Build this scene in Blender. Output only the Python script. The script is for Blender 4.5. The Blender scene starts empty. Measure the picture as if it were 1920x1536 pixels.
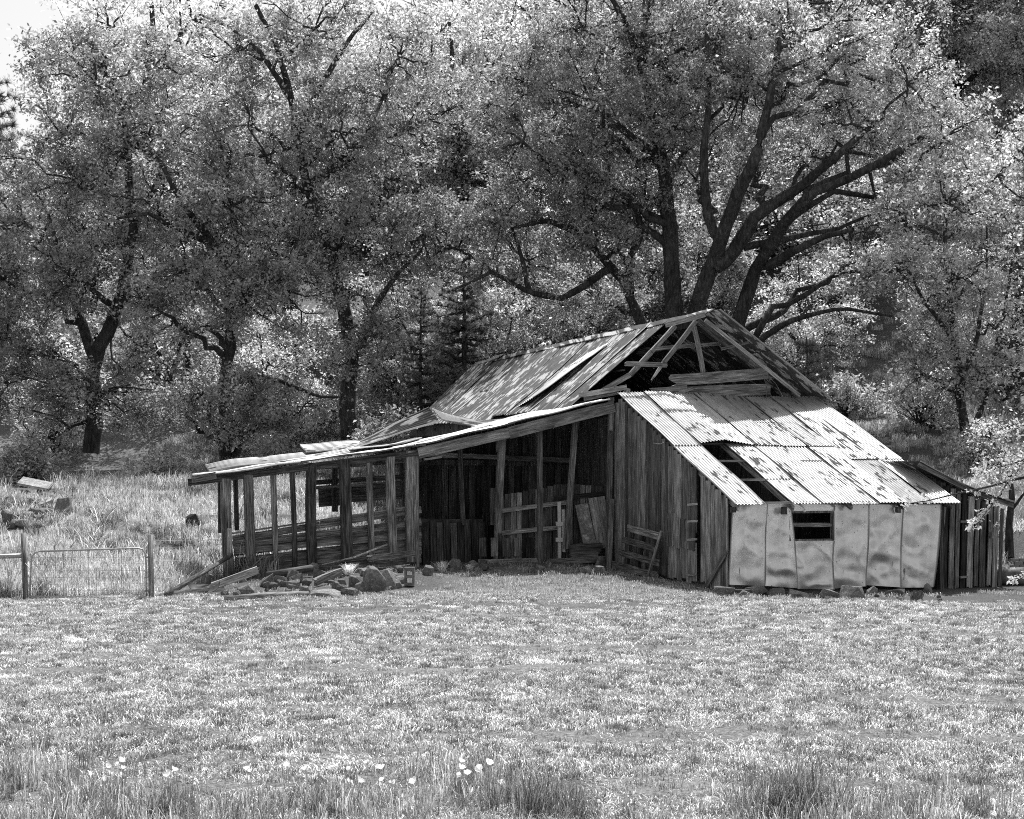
import bpy, bmesh, math, random
import numpy as np
from mathutils import Vector, Matrix, noise

random.seed(7)
RNG = np.random.default_rng(7)
SC = bpy.context.scene
COL = SC.collection
R = math.radians

# ------------------------------------------------------------------ camera
F = 2800.0            # focal length in pixels of a 1920 px wide frame
HC = 2.36             # eye height
HY = 900.0            # horizon row
cam_d = bpy.data.cameras.new('camera')
cam = bpy.data.objects.new('camera', cam_d)
COL.objects.link(cam)
cam.location = (0, 0, HC)
cam.rotation_euler = (R(90), 0, 0)
cam_d.sensor_width = 36
cam_d.lens = 36 * F / 1920
cam_d.shift_y = (HY - 768) / 1920
cam_d.clip_start = 0.1
cam_d.clip_end = 2000
SC.camera = cam

# ------------------------------------------------------------------ light
SUN_EL, SUN_AZ = 60.0, 12.0     # azimuth: degrees to the right of straight ahead (+Y)
w = bpy.data.worlds.new('World'); SC.world = w; w.use_nodes = True
nt = w.node_tree
for n in list(nt.nodes): nt.nodes.remove(n)
sky = nt.nodes.new('ShaderNodeTexSky'); sky.sky_type = 'NISHITA'; sky.sun_disc = False
sky.sun_elevation = R(SUN_EL); sky.sun_rotation = R(SUN_AZ)
sky.air_density = 1.0; sky.dust_density = 3.0
bw = nt.nodes.new('ShaderNodeRGBToBW')
bg = nt.nodes.new('ShaderNodeBackground'); bg.inputs['Strength'].default_value = 0.15
out = nt.nodes.new('ShaderNodeOutputWorld')
nt.links.new(sky.outputs[0], bw.inputs[0]); nt.links.new(bw.outputs[0], bg.inputs[0]); nt.links.new(bg.outputs[0], out.inputs[0])
sl = bpy.data.lights.new('sun', 'SUN'); sl.energy = 4.4; sl.angle = R(0.53); sl.color = (1, 1, 1)
sun = bpy.data.objects.new('sun', sl); COL.objects.link(sun)
sd = Vector((math.sin(R(SUN_AZ)) * math.cos(R(SUN_EL)), math.cos(R(SUN_AZ)) * math.cos(R(SUN_EL)), math.sin(R(SUN_EL))))
sun.rotation_euler = sd.to_track_quat('Z', 'Y').to_euler()
sun.location = (0, 0, 60)
SC.view_settings.view_transform = 'Standard'; SC.view_settings.look = 'None'
SC.view_settings.exposure = 0.38; SC.view_settings.gamma = 1.0; SC.view_settings.use_curve_mapping = False
SC.cycles.use_denoising = False; SC.cycles.filter_width = 1.05
SC.cycles.max_bounces = 8; SC.cycles.transparent_max_bounces = 8
SC.cycles.diffuse_bounces = 3; SC.cycles.glossy_bounces = 2; SC.cycles.transmission_bounces = 3

# ------------------------------------------------------------------ geometry of the place
TH = R(20.6)
U = Vector((math.cos(TH), math.sin(TH), 0))      # barn: to the right
D = Vector((-math.sin(TH), math.cos(TH), 0))     # barn: away from the eye
O = Vector((4.773, 33.0, 0))                     # front left corner of the front shed
Z = Vector((0, 0, 1))
CAM = Vector((0, 0, HC))

def ray(px, py): return Vector(((px - 960) / F, 1.0, (HY - py) / F))
def W(px, py, y): return CAM + ray(px, py) * y
def B(t, v, z): return O + U * t + D * v + Z * z
def tv(p):
    q = Vector(p) - O
    return q.dot(U), q.dot(D)
def hit(px, py, p0, n):
    r = ray(px, py)
    return CAM + r * ((p0 - CAM).dot(n) / r.dot(n))
def BP(px, py, v): return hit(px, py, O + D * v, D)       # point on a wall facing the eye
def SP(px, py, t): return hit(px, py, O + U * t, U)       # point on a wall running away
RID_T, RID_Z, PITCH = 2.69, 6.76, 0.668
LN = (U * -PITCH + Z).normalized()
RN = (U * PITCH + Z).normalized()
def LP(px, py): return hit(px, py, B(RID_T, 0, RID_Z), LN)  # on the left roof slope

def sstep(a, b, x):
    x = np.clip((x - a) / (b - a), 0, 1)
    return x * x * (3 - 2 * x)
def Hn(x, y):
    x = np.asarray(x, float); y = np.asarray(y, float)
    z = -0.022 * np.clip(x - 2, 0, 12)
    d = y - 30.5
    hill = np.where(d < 0, 0, 0.118 * d * sstep(0, 5, d))
    hill = hill + np.clip(d - 29, 0, 200) * 0.20 * sstep(28, 40, d)
    hill = hill * (1 + 0.028 * np.clip(x, -8, 20) * sstep(0, 30, d))
    # terraces / lumps of the slope
    hill = hill + 0.22 * np.sin(d * 0.75 + 0.25 * np.sin(x * 0.6)) * sstep(2, 8, d) * sstep(40, 25, d) * sstep(3, -3, x)
    q0 = x - O.x; q1 = y - O.y
    t = q0 * U.x + q1 * U.y; v = q0 * D.x + q1 * D.y
    pad = sstep(-14.5, -10.8, t) * sstep(11.5, 8.3, t) * sstep(-5, -1, v) * sstep(29, 25, v)
    pad = pad * np.where(t < -4.5, sstep(13, 8.6, v), 1)
    z = z + hill * (1 - pad)
    z = z + 0.30 * np.exp(-((t + 2.8) / 2.8) ** 2 - ((v - 6.4) / 2.6) ** 2)      # dirt ramp at the open bay
    z = z + 0.22 * np.exp(-((t + 7.4) / 2.4) ** 4 - ((v - 4.8) / 2.0) ** 2)      # mound below the rock heap
    z = z - 0.12 * np.exp(-((t - 2) / 4.5) ** 2 - ((v + .3) / 1.6) ** 2)
    z = z + 0.025 * np.sin(x * 1.3 + y * .7) * np.sin(y * 1.1 - x * .4) + 0.012 * np.sin(x * 3.1) * np.sin(y * 3.7 + x)
    z = z + .35 * np.exp(-((x + 14.6) / 1.6) ** 2 - ((y - 42.5) / 1.8) ** 2)
    return z
def H(x, y): return float(Hn(x, y))
def G(px, py, y0=8.0):
    """where the sight line through a pixel meets the ground"""
    r = ray(px, py); y = y0
    while y < 140:
        p = CAM + r * y
        if p.z <= H(p.x, p.y): return Vector((p.x, p.y, H(p.x, p.y)))
        y += 0.05
    return CAM + r * 60

# ------------------------------------------------------------------ scene helpers
def link(o, parent=None):
    COL.objects.link(o)
    if parent is not None: o.parent = parent
    return o
def tag(o, label=None, cat=None, group=None, kind=None):
    if label: o['label'] = label
    if cat: o['category'] = cat
    if group: o['group'] = group
    if kind: o['kind'] = kind
    return o
def empty(name, loc=(0, 0, 0), label=None, cat=None, group=None):
    o = bpy.data.objects.new(name, None); o.empty_display_size = .2
    o.location = loc; COL.objects.link(o)
    return tag(o, label, cat, group)
def meshobj(name, verts, faces, mat, parent=None, smooth=False, mw=None, uvs=None, edge=None):
    me = bpy.data.meshes.new(name)
    me.from_pydata([tuple(v) for v in verts], [], faces)
    if uvs is not None:
        ul = me.uv_layers.new(name='UVMap')
        idx = np.zeros(len(me.loops), dtype=np.int32); me.loops.foreach_get('vertex_index', idx)
        ul.data.foreach_set('uv', np.asarray(uvs, dtype=np.float32)[idx].ravel())
        ul = me.uv_layers.new(name='Edge')
        ed = np.full((len(verts), 2), .5) if edge is None else np.asarray(edge)
        ul.data.foreach_set('uv', ed.astype(np.float32)[idx].ravel())
    me.materials.append(mat)
    if smooth: me.polygons.foreach_set('use_smooth', [True] * len(me.polygons))
    me.update()
    o = bpy.data.objects.new(name, me)
    link(o, parent)
    if mw is not None: o.matrix_basis = mw
    return o
def npmesh(name, V, Fq, mat, smooth=False):
    """fast mesh from numpy arrays (all faces the same size)"""
    me = bpy.data.meshes.new(name)
    n = Fq.shape[1]
    me.vertices.add(len(V)); me.vertices.foreach_set('co', V.astype(np.float32).ravel())
    me.loops.add(Fq.size); me.loops.foreach_set('vertex_index', Fq.astype(np.int32).ravel())
    me.polygons.add(len(Fq)); me.polygons.foreach_set('loop_start', np.arange(0, Fq.size, n, dtype=np.int32))
    me.update(calc_edges=True)
    if smooth: me.polygons.foreach_set('use_smooth', np.ones(len(Fq), dtype=bool))
    me.materials.append(mat)
    return me
def frame(a, b, wdir):
    z = (b - a).normalized()
    x = (wdir - z * wdir.dot(z)).normalized()
    y = z.cross(x)
    m = Matrix((x, y, z)).transposed().to_4x4(); m.translation = a
    return m
def inv_parent(m, parent):
    return (parent.matrix_basis.inverted() @ m) if parent is not None else m

def plank(name, a, b, width, thick, mat, parent=None, wdir=None, ragged=(0, 0), warp=0.012, taper=1.0):
    """one board from a to b; width along wdir; ends may be ragged"""
    a = Vector(a); b = Vector(b)
    if wdir is None: wdir = U
    L = (b - a).length
    m = frame(a, b, wdir)
    nc = 6 if (ragged[0] or ragged[1]) else 2
    ns = 3
    V = []; Fc = []
    wx = random.uniform(-warp, warp); wy = random.uniform(-warp, warp)
    for i in range(ns + 1):
        f = i / ns
        wd = width * (1 + (taper - 1) * f)
        for s in (-1, 1):
            for k in range(nc):
                g = k / (nc - 1) - .5
                zz = f * L
                if i == 0: zz += (random.uniform(0, ragged[0]) if ragged[0] else random.uniform(0, .012))
                if i == ns: zz -= (random.uniform(0, ragged[1]) if ragged[1] else random.uniform(0, .012))
                c = math.sin(f * math.pi)
                V.append((g * wd + wx * c + random.uniform(-1, 1) * .003, s * thick / 2 + wy * c, zz))
    row = 2 * nc
    for i in range(ns):
        for k in range(nc - 1):
            p = i * row + k
            Fc.append((p, p + 1, p + row + 1, p + row))
            p = i * row + nc + k
            Fc.append((p + 1, p, p + row, p + row + 1))
        p = i * row
        Fc.append((p + nc, p, p + row, p + row + nc))
        p = i * row + nc - 1
        Fc.append((p, p + nc, p + nc + row, p + row))
    for k in range(nc - 1):
        Fc.append((k + 1, k, nc + k, nc + k + 1))
        e = ns * row
        Fc.append((e + k, e + k + 1, e + nc + k + 1, e + nc + k))
    return meshobj(name, V, Fc, mat, parent, mw=inv_parent(m, parent))

def tube_arrays(pts, rad, sides, cap=True, off=0):
    """tube along points; returns verts, quads (n,4)"""
    P = np.asarray(pts, float); r = np.asarray(rad, float)
    T = np.gradient(P, axis=0)
    T /= np.linalg.norm(T, axis=1)[:, None] + 1e-9
    ref = np.array((0.31, 0.17, 0.93)); 
    if abs(T[0] @ ref) > .9: ref = np.array((1., 0.1, 0))
    n = np.cross(T, ref); n /= np.linalg.norm(n, axis=1)[:, None] + 1e-9
    bn = np.cross(T, n)
    a = np.linspace(0, 2 * np.pi, sides, endpoint=False)
    V = P[:, None, :] + r[:, None, None] * (np.cos(a)[None, :, None] * n[:, None, :] + np.sin(a)[None, :, None] * bn[:, None, :])
    V = V.reshape(-1, 3)
    i = np.arange(len(P) - 1)[:, None] * sides; k = np.arange(sides)[None, :]; k2 = (k + 1) % sides
    Fq = np.stack([i + k, i + k2, i + sides + k2, i + sides + k], -1).reshape(-1, 4) + off
    return V, Fq
def pole(name, pts, rad, mat, parent=None, sides=10, smooth=True):
    pts = [Vector(p) for p in pts]
    if not hasattr(rad, '__len__'): rad = [rad] * len(pts)
    org = Vector(pts[0])
    m = frame(pts[0], pts[-1], U if abs((pts[-1] - pts[0]).normalized().dot(U)) < .9 else Z)
    mi = m.inverted()
    V, Fq = tube_arrays([mi @ p for p in pts], rad, sides)
    Fc = [tuple(f) for f in Fq]
    Fc.append(tuple(range(sides))[::-1]); n = len(V); Fc.append(tuple(range(n - sides, n)))
    o = meshobj(name, V, Fc, mat, parent, mw=inv_parent(m, parent))
    if smooth:
        o.data.polygons.foreach_set('use_smooth', [len(p.vertices) == 4 for p in o.data.polygons])
    return o
def boxmesh(name, boxes, mat, parent=None, mw=None):
    V = []; Fc = []
    for (x0, y0, z0, x1, y1, z1) in boxes:
        o = len(V)
        V += [(x0, y0, z0), (x1, y0, z0), (x1, y1, z0), (x0, y1, z0), (x0, y0, z1), (x1, y0, z1), (x1, y1, z1), (x0, y1, z1)]
        Fc += [tuple(o + i for i in f) for f in ((3, 2, 1, 0), (4, 5, 6, 7), (0, 1, 5, 4), (1, 2, 6, 5), (2, 3, 7, 6), (3, 0, 4, 7))]
    return meshobj(name, V, Fc, mat, parent, mw=mw)

RIB = 0.082
def corrugated(name, fn, wid, length, mat, parent, amp=.014, nl=10, seg=6, thick=.005, rib=RIB):
    """corrugated iron sheet; fn(a, b) -> point, a across the ribs (0..1), b along them"""
    na = int(round(wid / rib * seg))
    V = []; UV = []; ED = []
    eps = .01
    ph = random.uniform(0, 6.28)
    ou, ov = random.uniform(0, 50), random.uniform(0, 50)
    for layer in (0, 1):
        for j in range(nl + 1):
            b = j / nl
            for i in range(na + 1):
                a = i / na
                p = fn(a, b)
                du = fn(min(a + eps, 1), b) - fn(max(a - eps, 0), b)
                dv = fn(a, min(b + eps, 1)) - fn(a, max(b - eps, 0))
                n = du.cross(dv).normalized()
                if n.z < 0: n = -n
                V.append(p + n * (amp * math.sin(ph + 2 * math.pi * a * wid / rib) - layer * thick))
                UV.append((ou + a * wid, ov + b * length)); ED.append((a, b))
    Fc = []; row = na + 1; off = row * (nl + 1)
    for j in range(nl):
        for i in range(na):
            p = j * row + i
            Fc.append((p, p + 1, p + row + 1, p + row))
            Fc.append((off + p + 1, off + p, off + p + row, off + p + row + 1))
    for i in range(na):
        Fc.append((i + 1, i, off + i, off + i + 1))
        p = nl * row + i; Fc.append((p, p + 1, off + p + 1, off + p))
    for j in range(nl):
        p = j * row; Fc.append((p, p + row, off + p + row, off + p))
        p = j * row + na; Fc.append((p + row, p, off + p, off + p + row))
    return meshobj(name, V, Fc, mat, parent, smooth=False, uvs=UV, edge=ED)
def bil(p00, p10, p01, p11, lift=None):
    p00, p10, p01, p11 = map(Vector, (p00, p10, p01, p11))
    def fn(a, b):
        p = p00 * ((1 - a) * (1 - b)) + p10 * (a * (1 - b)) + p01 * ((1 - a) * b) + p11 * (a * b)
        if lift: p = p + lift(a, b)
        return p
    return fn

# ------------------------------------------------------------------ materials (all neutral greys: the photograph is black and white)
def newmat(name):
    m = bpy.data.materials.new(name); m.use_nodes = True
    t = m.node_tree
    for n in list(t.nodes): t.nodes.remove(n)
    o = t.nodes.new('ShaderNodeOutputMaterial')
    return m, t, o
def N(t, typ, **kw):
    n = t.nodes.new(typ)
    for k, v in kw.items():
        if k.startswith('i_'): n.inputs[k[2:].replace('_', ' ')].default_value = v
        else: setattr(n, k, v)
    return n
def ramp(t, src, stops):
    r = t.nodes.new('ShaderNodeValToRGB'); e = r.color_ramp.elements
    while len(e) < len(stops): e.new(.5)
    for el, (p, c) in zip(e, stops):
        el.position = p; el.color = (c, c, c, 1)
    t.links.new(src, r.inputs[0]); return r.outputs[0]
def math_(t, op, a, b=None, clamp=False):
    n = t.nodes.new('ShaderNodeMath'); n.operation = op; n.use_clamp = clamp
    for i, x in enumerate((a, b)):
        if x is None: continue
        if isinstance(x, (int, float)): n.inputs[i].default_value = x
        else: t.links.new(x, n.inputs[i])
    return n.outputs[0]
def mixv(t, f, a, b):
    n = t.nodes.new('ShaderNodeMix'); n.data_type = 'FLOAT'
    for i, x in zip((0, 2, 3), (f, a, b)):
        if isinstance(x, (int, float)): n.inputs[i].default_value = x
        else: t.links.new(x, n.inputs[i])
    return n.outputs[0]
def noise_(t, vec, scale, detail=5, rough=.6, dist=0):
    n = N(t, 'ShaderNodeTexNoise'); n.inputs['Scale'].default_value = scale; n.inputs['Detail'].default_value = detail
    n.inputs['Roughness'].default_value = rough; n.inputs['Distortion'].default_value = dist
    t.links.new(vec, n.inputs['Vector']); return n.outputs['Fac']
def mapping(t, vec, scale, loc=None):
    n = N(t, 'ShaderNodeMapping'); n.inputs['Scale'].default_value = scale
    t.links.new(vec, n.inputs['Vector'])
    if loc is not None: t.links.new(loc, n.inputs['Location'])
    return n.outputs[0]
def rnd_vec(t):
    oi = N(t, 'ShaderNodeObjectInfo'); c = N(t, 'ShaderNodeCombineXYZ')
    for i, k in enumerate((37., 91., 53.)): t.links.new(math_(t, 'MULTIPLY', oi.outputs['Random'], k), c.inputs[i])
    return oi.outputs['Random'], c.outputs[0]
def principled(t, o, col, rough=.85, metal=0., bump=None, bstr=.4, bdist=.01, spec=.3):
    p = N(t, 'ShaderNodeBsdfPrincipled')
    for k, x in (('Base Color', col), ('Roughness', rough), ('Metallic', metal)):
        if isinstance(x, (int, float)): p.inputs[k].default_value = (x, x, x, 1) if k == 'Base Color' else x
        else: t.links.new(x, p.inputs[k])
    p.inputs['Specular IOR Level'].default_value = spec
    if bump is not None:
        bn = N(t, 'ShaderNodeBump'); bn.inputs['Strength'].default_value = bstr; bn.inputs['Distance'].default_value = bdist
        t.links.new(bump, bn.inputs['Height']); t.links.new(bn.outputs[0], p.inputs['Normal'])
    t.links.new(p.outputs[0], o.inputs[0]); return p

def wood(name, lo, hi, var=.55):
    m, t, o = newmat(name)
    tc = N(t, 'ShaderNodeTexCoord'); rv, rl = rnd_vec(t)
    v = mapping(t, tc.outputs['Object'], (22, 22, 1.1), rl)
    g = noise_(t, v, 1.6, 7, .7, .4)
    v2 = mapping(t, tc.outputs['Object'], (3, 3, .8), rl)
    g2 = noise_(t, v2, 1.5, 4, .6)
    v3 = mapping(t, tc.outputs['Object'], (60, 60, 1.5), rl)
    g3 = noise_(t, v3, 1.5, 3, .6)
    c = ramp(t, g, [(.30, lo * .35), (.45, lo), (.58, hi), (.72, hi * 1.5)])
    k = ramp(t, g2, [(.3, .45), (.55, 1.0), (.75, 1.35)])
    cr = ramp(t, g3, [(.33, .25), (.42, 1.0)])
    c = math_(t, 'MULTIPLY', math_(t, 'MULTIPLY', c, k), cr)
    c = math_(t, 'MULTIPLY', c, math_(t, 'ADD', math_(t, 'MULTIPLY', rv, var * 2), 1 - var))
    principled(t, o, c, .9, 0, g, .7, .012, .15)
    return m
M_WOOD = wood('weathered_wood', .18, .40)
M_POST = wood('old_post_wood', .11, .32)
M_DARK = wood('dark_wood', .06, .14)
M_PALE = wood('pale_wood', .28, .52, .3)

def galv(name, lo, hi, rust, ramt, metal=.55, rough=.5, edge=.5, pin=0., su=12.2, wb=.4, objvar=.35, spec=.4):
    """galvanised iron with dark rust in streaks and dashes that follow the ribs, and worn laps"""
    m, t, o = newmat(name)
    uv = N(t, 'ShaderNodeUVMap'); uv.uv_map = 'UVMap'
    uv2 = N(t, 'ShaderNodeUVMap'); uv2.uv_map = 'Edge'
    rv, rl = rnd_vec(t)
    u = uv.outputs[0]
    big = noise_(t, mapping(t, u, (1.1, .7, 1)), 1.0, 2, .5)
    stre = noise_(t, mapping(t, u, (su, .45, 1)), 1.0, 4, .65)
    dash = noise_(t, mapping(t, u, (su, 1.9, 1)), 1.0, 2, .5)
    mot = noise_(t, mapping(t, u, (3.2, 2.2, 1)), 1.0, 6, .65)
    fine = noise_(t, u, 60., 3, .6)
    base = mixv(t, .5, ramp(t, stre, [(.32, lo), (.65, hi)]), ramp(t, mot, [(.34, lo), (.62, hi)]))
    s = math_(t, 'ADD', math_(t, 'MULTIPLY', big, wb), math_(t, 'MULTIPLY', dash, 1 - wb))
    mask = ramp(t, s, [(ramt, 0), (ramt + .035, 1)])
    mask = math_(t, 'MULTIPLY', mask, ramp(t, fine, [(.32, .35), (.5, 1)]))
    se = N(t, 'ShaderNodeSeparateXYZ'); t.links.new(uv2.outputs[0], se.inputs[0])
    ed = math_(t, 'ABSOLUTE', math_(t, 'SUBTRACT', se.outputs[0], .5))
    ed = math_(t, 'MULTIPLY', ramp(t, ed, [(.455, 0), (.485, edge)]), ramp(t, stre, [(.3, .5), (.55, 1)]))
    mask = math_(t, 'MAXIMUM', mask, ed)
    if pin:
        vo = N(t, 'ShaderNodeTexVoronoi'); vo.inputs['Scale'].default_value = 9.; t.links.new(u, vo.inputs['Vector'])
        mask = math_(t, 'MAXIMUM', mask, math_(t, 'MULTIPLY', ramp(t, vo.outputs['Distance'], [(.07, 1), (.12, 0)]), pin))
    c = mixv(t, mask, base, rust)
    c = math_(t, 'MULTIPLY', c, math_(t, 'ADD', math_(t, 'MULTIPLY', rv, objvar), 1 - objvar / 2))
    me = math_(t, 'MULTIPLY', math_(t, 'SUBTRACT', 1.0, mask), metal)
    ro = mixv(t, mask, rough, .95)
    principled(t, o, c, ro, me, math_(t, 'ADD', fine, mot), .2, .004, spec)
    return m
M_IRON = galv('galvanised_iron', .28, .54, .06, .565, .45, .55, .9)
M_RUST = galv('rusted_iron', .035, .14, .60, .52, .08, .75, .9, 0., 6., .4, .15, .12)
M_FLAT = galv('flat_iron', .66, .90, .16, .63, .75, .32, .9, .8, 7., .4, .2)
M_LEAN = galv('lean_to_iron', .34, .54, .09, .56, .45, .55, .7)

def rockmat(name, lo, hi):
    m, t, o = newmat(name)
    tc = N(t, 'ShaderNodeTexCoord'); rv, rl = rnd_vec(t)
    v = mapping(t, tc.outputs['Object'], (1, 1, 1), rl)
    a = noise_(t, v, 2.2, 8, .65); b = noise_(t, v, 14., 5, .7)
    c = math_(t, 'MULTIPLY', ramp(t, a, [(.3, lo), (.7, hi)]), ramp(t, b, [(.3, .55), (.6, 1.15)]))
    c = math_(t, 'MULTIPLY', c, math_(t, 'ADD', math_(t, 'MULTIPLY', rv, .8), .6))
    li = ramp(t, noise_(t, v, 5.5, 6, .7), [(.56, 0), (.64, .75)])
    c = mixv(t, li, c, hi * 1.5)
    principled(t, o, c, .95, 0, math_(t, 'ADD', a, math_(t, 'MULTIPLY', b, .5)), .9, .06, .1)
    return m
M_ROCK = rockmat('rock', .12, .32)
M_CONC = rockmat('concrete', .32, .5)

def simple(name, c, rough=.8, metal=0., nscale=20., amp=.35):
    m, t, o = newmat(name)
    tc = N(t, 'ShaderNodeTexCoord')
    a = noise_(t, tc.outputs['Object'], nscale, 5, .65)
    col = math_(t, 'MULTIPLY', ramp(t, a, [(.3, 1 - amp), (.7, 1 + amp)]), c)
    principled(t, o, col, rough, metal, a, .2, .005)
    return m
M_TUBE = simple('gate_tube', .42, .45, .6)
M_WIRE = simple('wire', .25, .5, .6)
M_DRUM = simple('drum_paint', .17, .6, .1, 9)
M_SCOOP = simple('old_iron', .10, .6, .3, 8)
M_WHITE = simple('white_paint', .72, .6, 0, 12, .12)
M_BRICK = simple('brick_clay', .30, .9, 0, 15)

def leafmat(name, diff, trans, var=.35, gloss=.04, patch=0.):
    m, t, o = newmat(name)
    g = N(t, 'ShaderNodeNewGeometry')
    k = math_(t, 'ADD', math_(t, 'MULTIPLY', g.outputs['Random Per Island'], 2 * var), 1 - var)
    if patch:      # older and younger leaves grow in tufts
        tc = N(t, 'ShaderNodeTexCoord'); oi = N(t, 'ShaderNodeObjectInfo')
        pn = noise_(t, tc.outputs['Object'], .95, 3, .65)
        k = math_(t, 'MULTIPLY', k, ramp(t, pn, [(.36, 1 - patch), (.5, .9), (.64, 1 + patch * .6)]))
        k = math_(t, 'MULTIPLY', k, math_(t, 'ADD', math_(t, 'MULTIPLY', oi.outputs['Random'], .5), .75))
    d = N(t, 'ShaderNodeBsdfDiffuse'); tr = N(t, 'ShaderNodeBsdfTranslucent'); gl = N(t, 'ShaderNodeBsdfGlossy'); gl.inputs['Roughness'].default_value = .4
    t.links.new(math_(t, 'MULTIPLY', k, diff), d.inputs[0]); t.links.new(math_(t, 'MULTIPLY', k, trans), tr.inputs[0])
    gl.inputs[0].default_value = (gloss, gloss, gloss, 1)
    a = N(t, 'ShaderNodeAddShader'); t.links.new(d.outputs[0], a.inputs[0]); t.links.new(tr.outputs[0], a.inputs[1])
    b = N(t, 'ShaderNodeAddShader'); t.links.new(a.outputs[0], b.inputs[0]); t.links.new(gl.outputs[0], b.inputs[1])
    t.links.new(b.outputs[0], o.inputs[0])
    return m
M_LEAF = leafmat('oak_leaf', .20, .34, .5, .06, .6)
M_LEAF2 = leafmat('pale_leaf', .23, .36, .5, .06, .6)
M_LEAF3 = leafmat('dull_leaf', .27, .46, .5, .05, .5)
M_LEAF4 = leafmat('sapling_leaf', .26, .38, .5, .06, .55)
M_NEED = leafmat('pine_needle', .17, .12)
M_BLOS = leafmat('young_leaf', .36, .32, .25)
M_PETAL = leafmat('petal', .62, .45, .05, .02)
M_GRASS = leafmat('field_grass', .22, .20, .6)
M_HAY = leafmat('cut_hay', .54, .40, .5)
M_TALL = leafmat('tall_grass', .26, .26, .7)
M_WEED = leafmat('hill_grass', .28, .28, .5)
M_DARKG = leafmat('dark_grass', .10, .10, .6)
M_STRAW = leafmat('straw', .30, .15, .5)

def barkmat():
    m, t, o = newmat('bark')
    tc = N(t, 'ShaderNodeTexCoord')
    v = mapping(t, tc.outputs['Object'], (6, 6, 1.6))
    a = noise_(t, v, 1.8, 7, .7, .6); b = noise_(t, tc.outputs['Object'], 1.1, 4, .6)
    c = math_(t, 'MULTIPLY', ramp(t, a, [(.32, .02), (.55, .09), (.72, .20)]), ramp(t, b, [(.35, .55), (.65, 1.25)]))
    principled(t, o, c, .95, 0, a, 1., .05, .1)
    return m
M_BARK = barkmat()

def groundmat():
    m, t, o = newmat('ground_soil')
    tc = N(t, 'ShaderNodeTexCoord')
    P = tc.outputs['Object']
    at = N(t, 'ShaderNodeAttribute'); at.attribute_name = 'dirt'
    a = noise_(t, P, .5, 5, .6); b = noise_(t, mapping(t, P, (14, 22, 14)), 1.5, 7, .8); c3 = noise_(t, P, 30., 4, .7)
    g = math_(t, 'MULTIPLY', ramp(t, b, [(.36, .05), (.5, .18), (.64, .40)]), ramp(t, a, [(.3, .75), (.7, 1.2)]))
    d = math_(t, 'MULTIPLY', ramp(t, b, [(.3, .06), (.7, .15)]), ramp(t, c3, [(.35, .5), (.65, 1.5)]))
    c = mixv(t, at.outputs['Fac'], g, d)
    principled(t, o, c, .95, 0, math_(t, 'ADD', b, c3), .6, .04, .1)
    return m
M_GROUND = groundmat()

# ------------------------------------------------------------------ ground
def axis(stops):
    out = []
    for (a, b, s) in stops: out += list(np.arange(a, b, s))
    out.append(stops[-1][1]); return np.array(out)
gx = axis([(-260, -60, 10), (-60, -18, 1.5), (-18, 18, .16), (18, 60, 1.5), (60, 260, 10)])
gy = axis([(-80, 6, 4), (6, 42, .16), (42, 66, .5), (66, 130, 2), (130, 420, 10)])
XX, YY = np.meshgrid(gx, gy)
ZZ = Hn(XX, YY)
ZZ = np.where(YY > 150, np.minimum(ZZ, 60), ZZ)
q0 = XX - O.x; q1 = YY - O.y
TT = q0 * U.x + q1 * U.y; VV = q0 * D.x + q1 * D.y
def dirt_shade_mask(x, y):
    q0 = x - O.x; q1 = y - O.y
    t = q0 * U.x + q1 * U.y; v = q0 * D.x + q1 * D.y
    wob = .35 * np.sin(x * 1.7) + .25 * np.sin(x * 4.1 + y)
    a = sstep(-1.3, -.2, t + wob * .4) * sstep(30.5, 31.0, y + wob * .12) * sstep(22, 18, x)  # strip along the shed foot: bare dirt with the eave's shadow painted in
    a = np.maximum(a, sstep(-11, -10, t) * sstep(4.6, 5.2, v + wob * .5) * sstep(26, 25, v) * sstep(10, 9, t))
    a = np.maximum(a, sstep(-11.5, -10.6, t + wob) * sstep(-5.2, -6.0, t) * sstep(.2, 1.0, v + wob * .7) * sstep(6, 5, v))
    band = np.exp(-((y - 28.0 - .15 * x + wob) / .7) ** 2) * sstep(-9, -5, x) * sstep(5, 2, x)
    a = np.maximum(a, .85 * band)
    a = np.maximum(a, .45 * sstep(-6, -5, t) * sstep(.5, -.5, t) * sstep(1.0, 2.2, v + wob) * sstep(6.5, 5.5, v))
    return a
# churned soil bumps in the near field
ZZ = ZZ + .02 * sstep(33, 30, YY) * sstep(8, 10, YY) * np.sin(XX * 2.3 + 3 * np.sin(YY * 1.9)) * np.sin(YY * 5.3 + 2 * np.sin(XX * .9))
nx, ny = len(gx), len(gy)
ii = (np.arange(ny - 1)[:, None] * nx + np.arange(nx - 1)[None, :])
gme = npmesh('ground', np.stack([XX, YY, ZZ], -1).reshape(-1, 3),
             np.stack([ii, ii + 1, ii + nx + 1, ii + nx], -1).reshape(-1, 4), M_GROUND, True)
at = gme.attributes.new('dirt', 'FLOAT', 'POINT')  # carries real dirt plus the painted shadow strip before the shed
at.data.foreach_set('value', dirt_shade_mask(XX, YY).astype(np.float32).ravel())
ground = link(bpy.data.objects.new('ground', gme)); tag(ground, 'pale mown field running up to the barn and the hill', None, None, 'structure')

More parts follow.
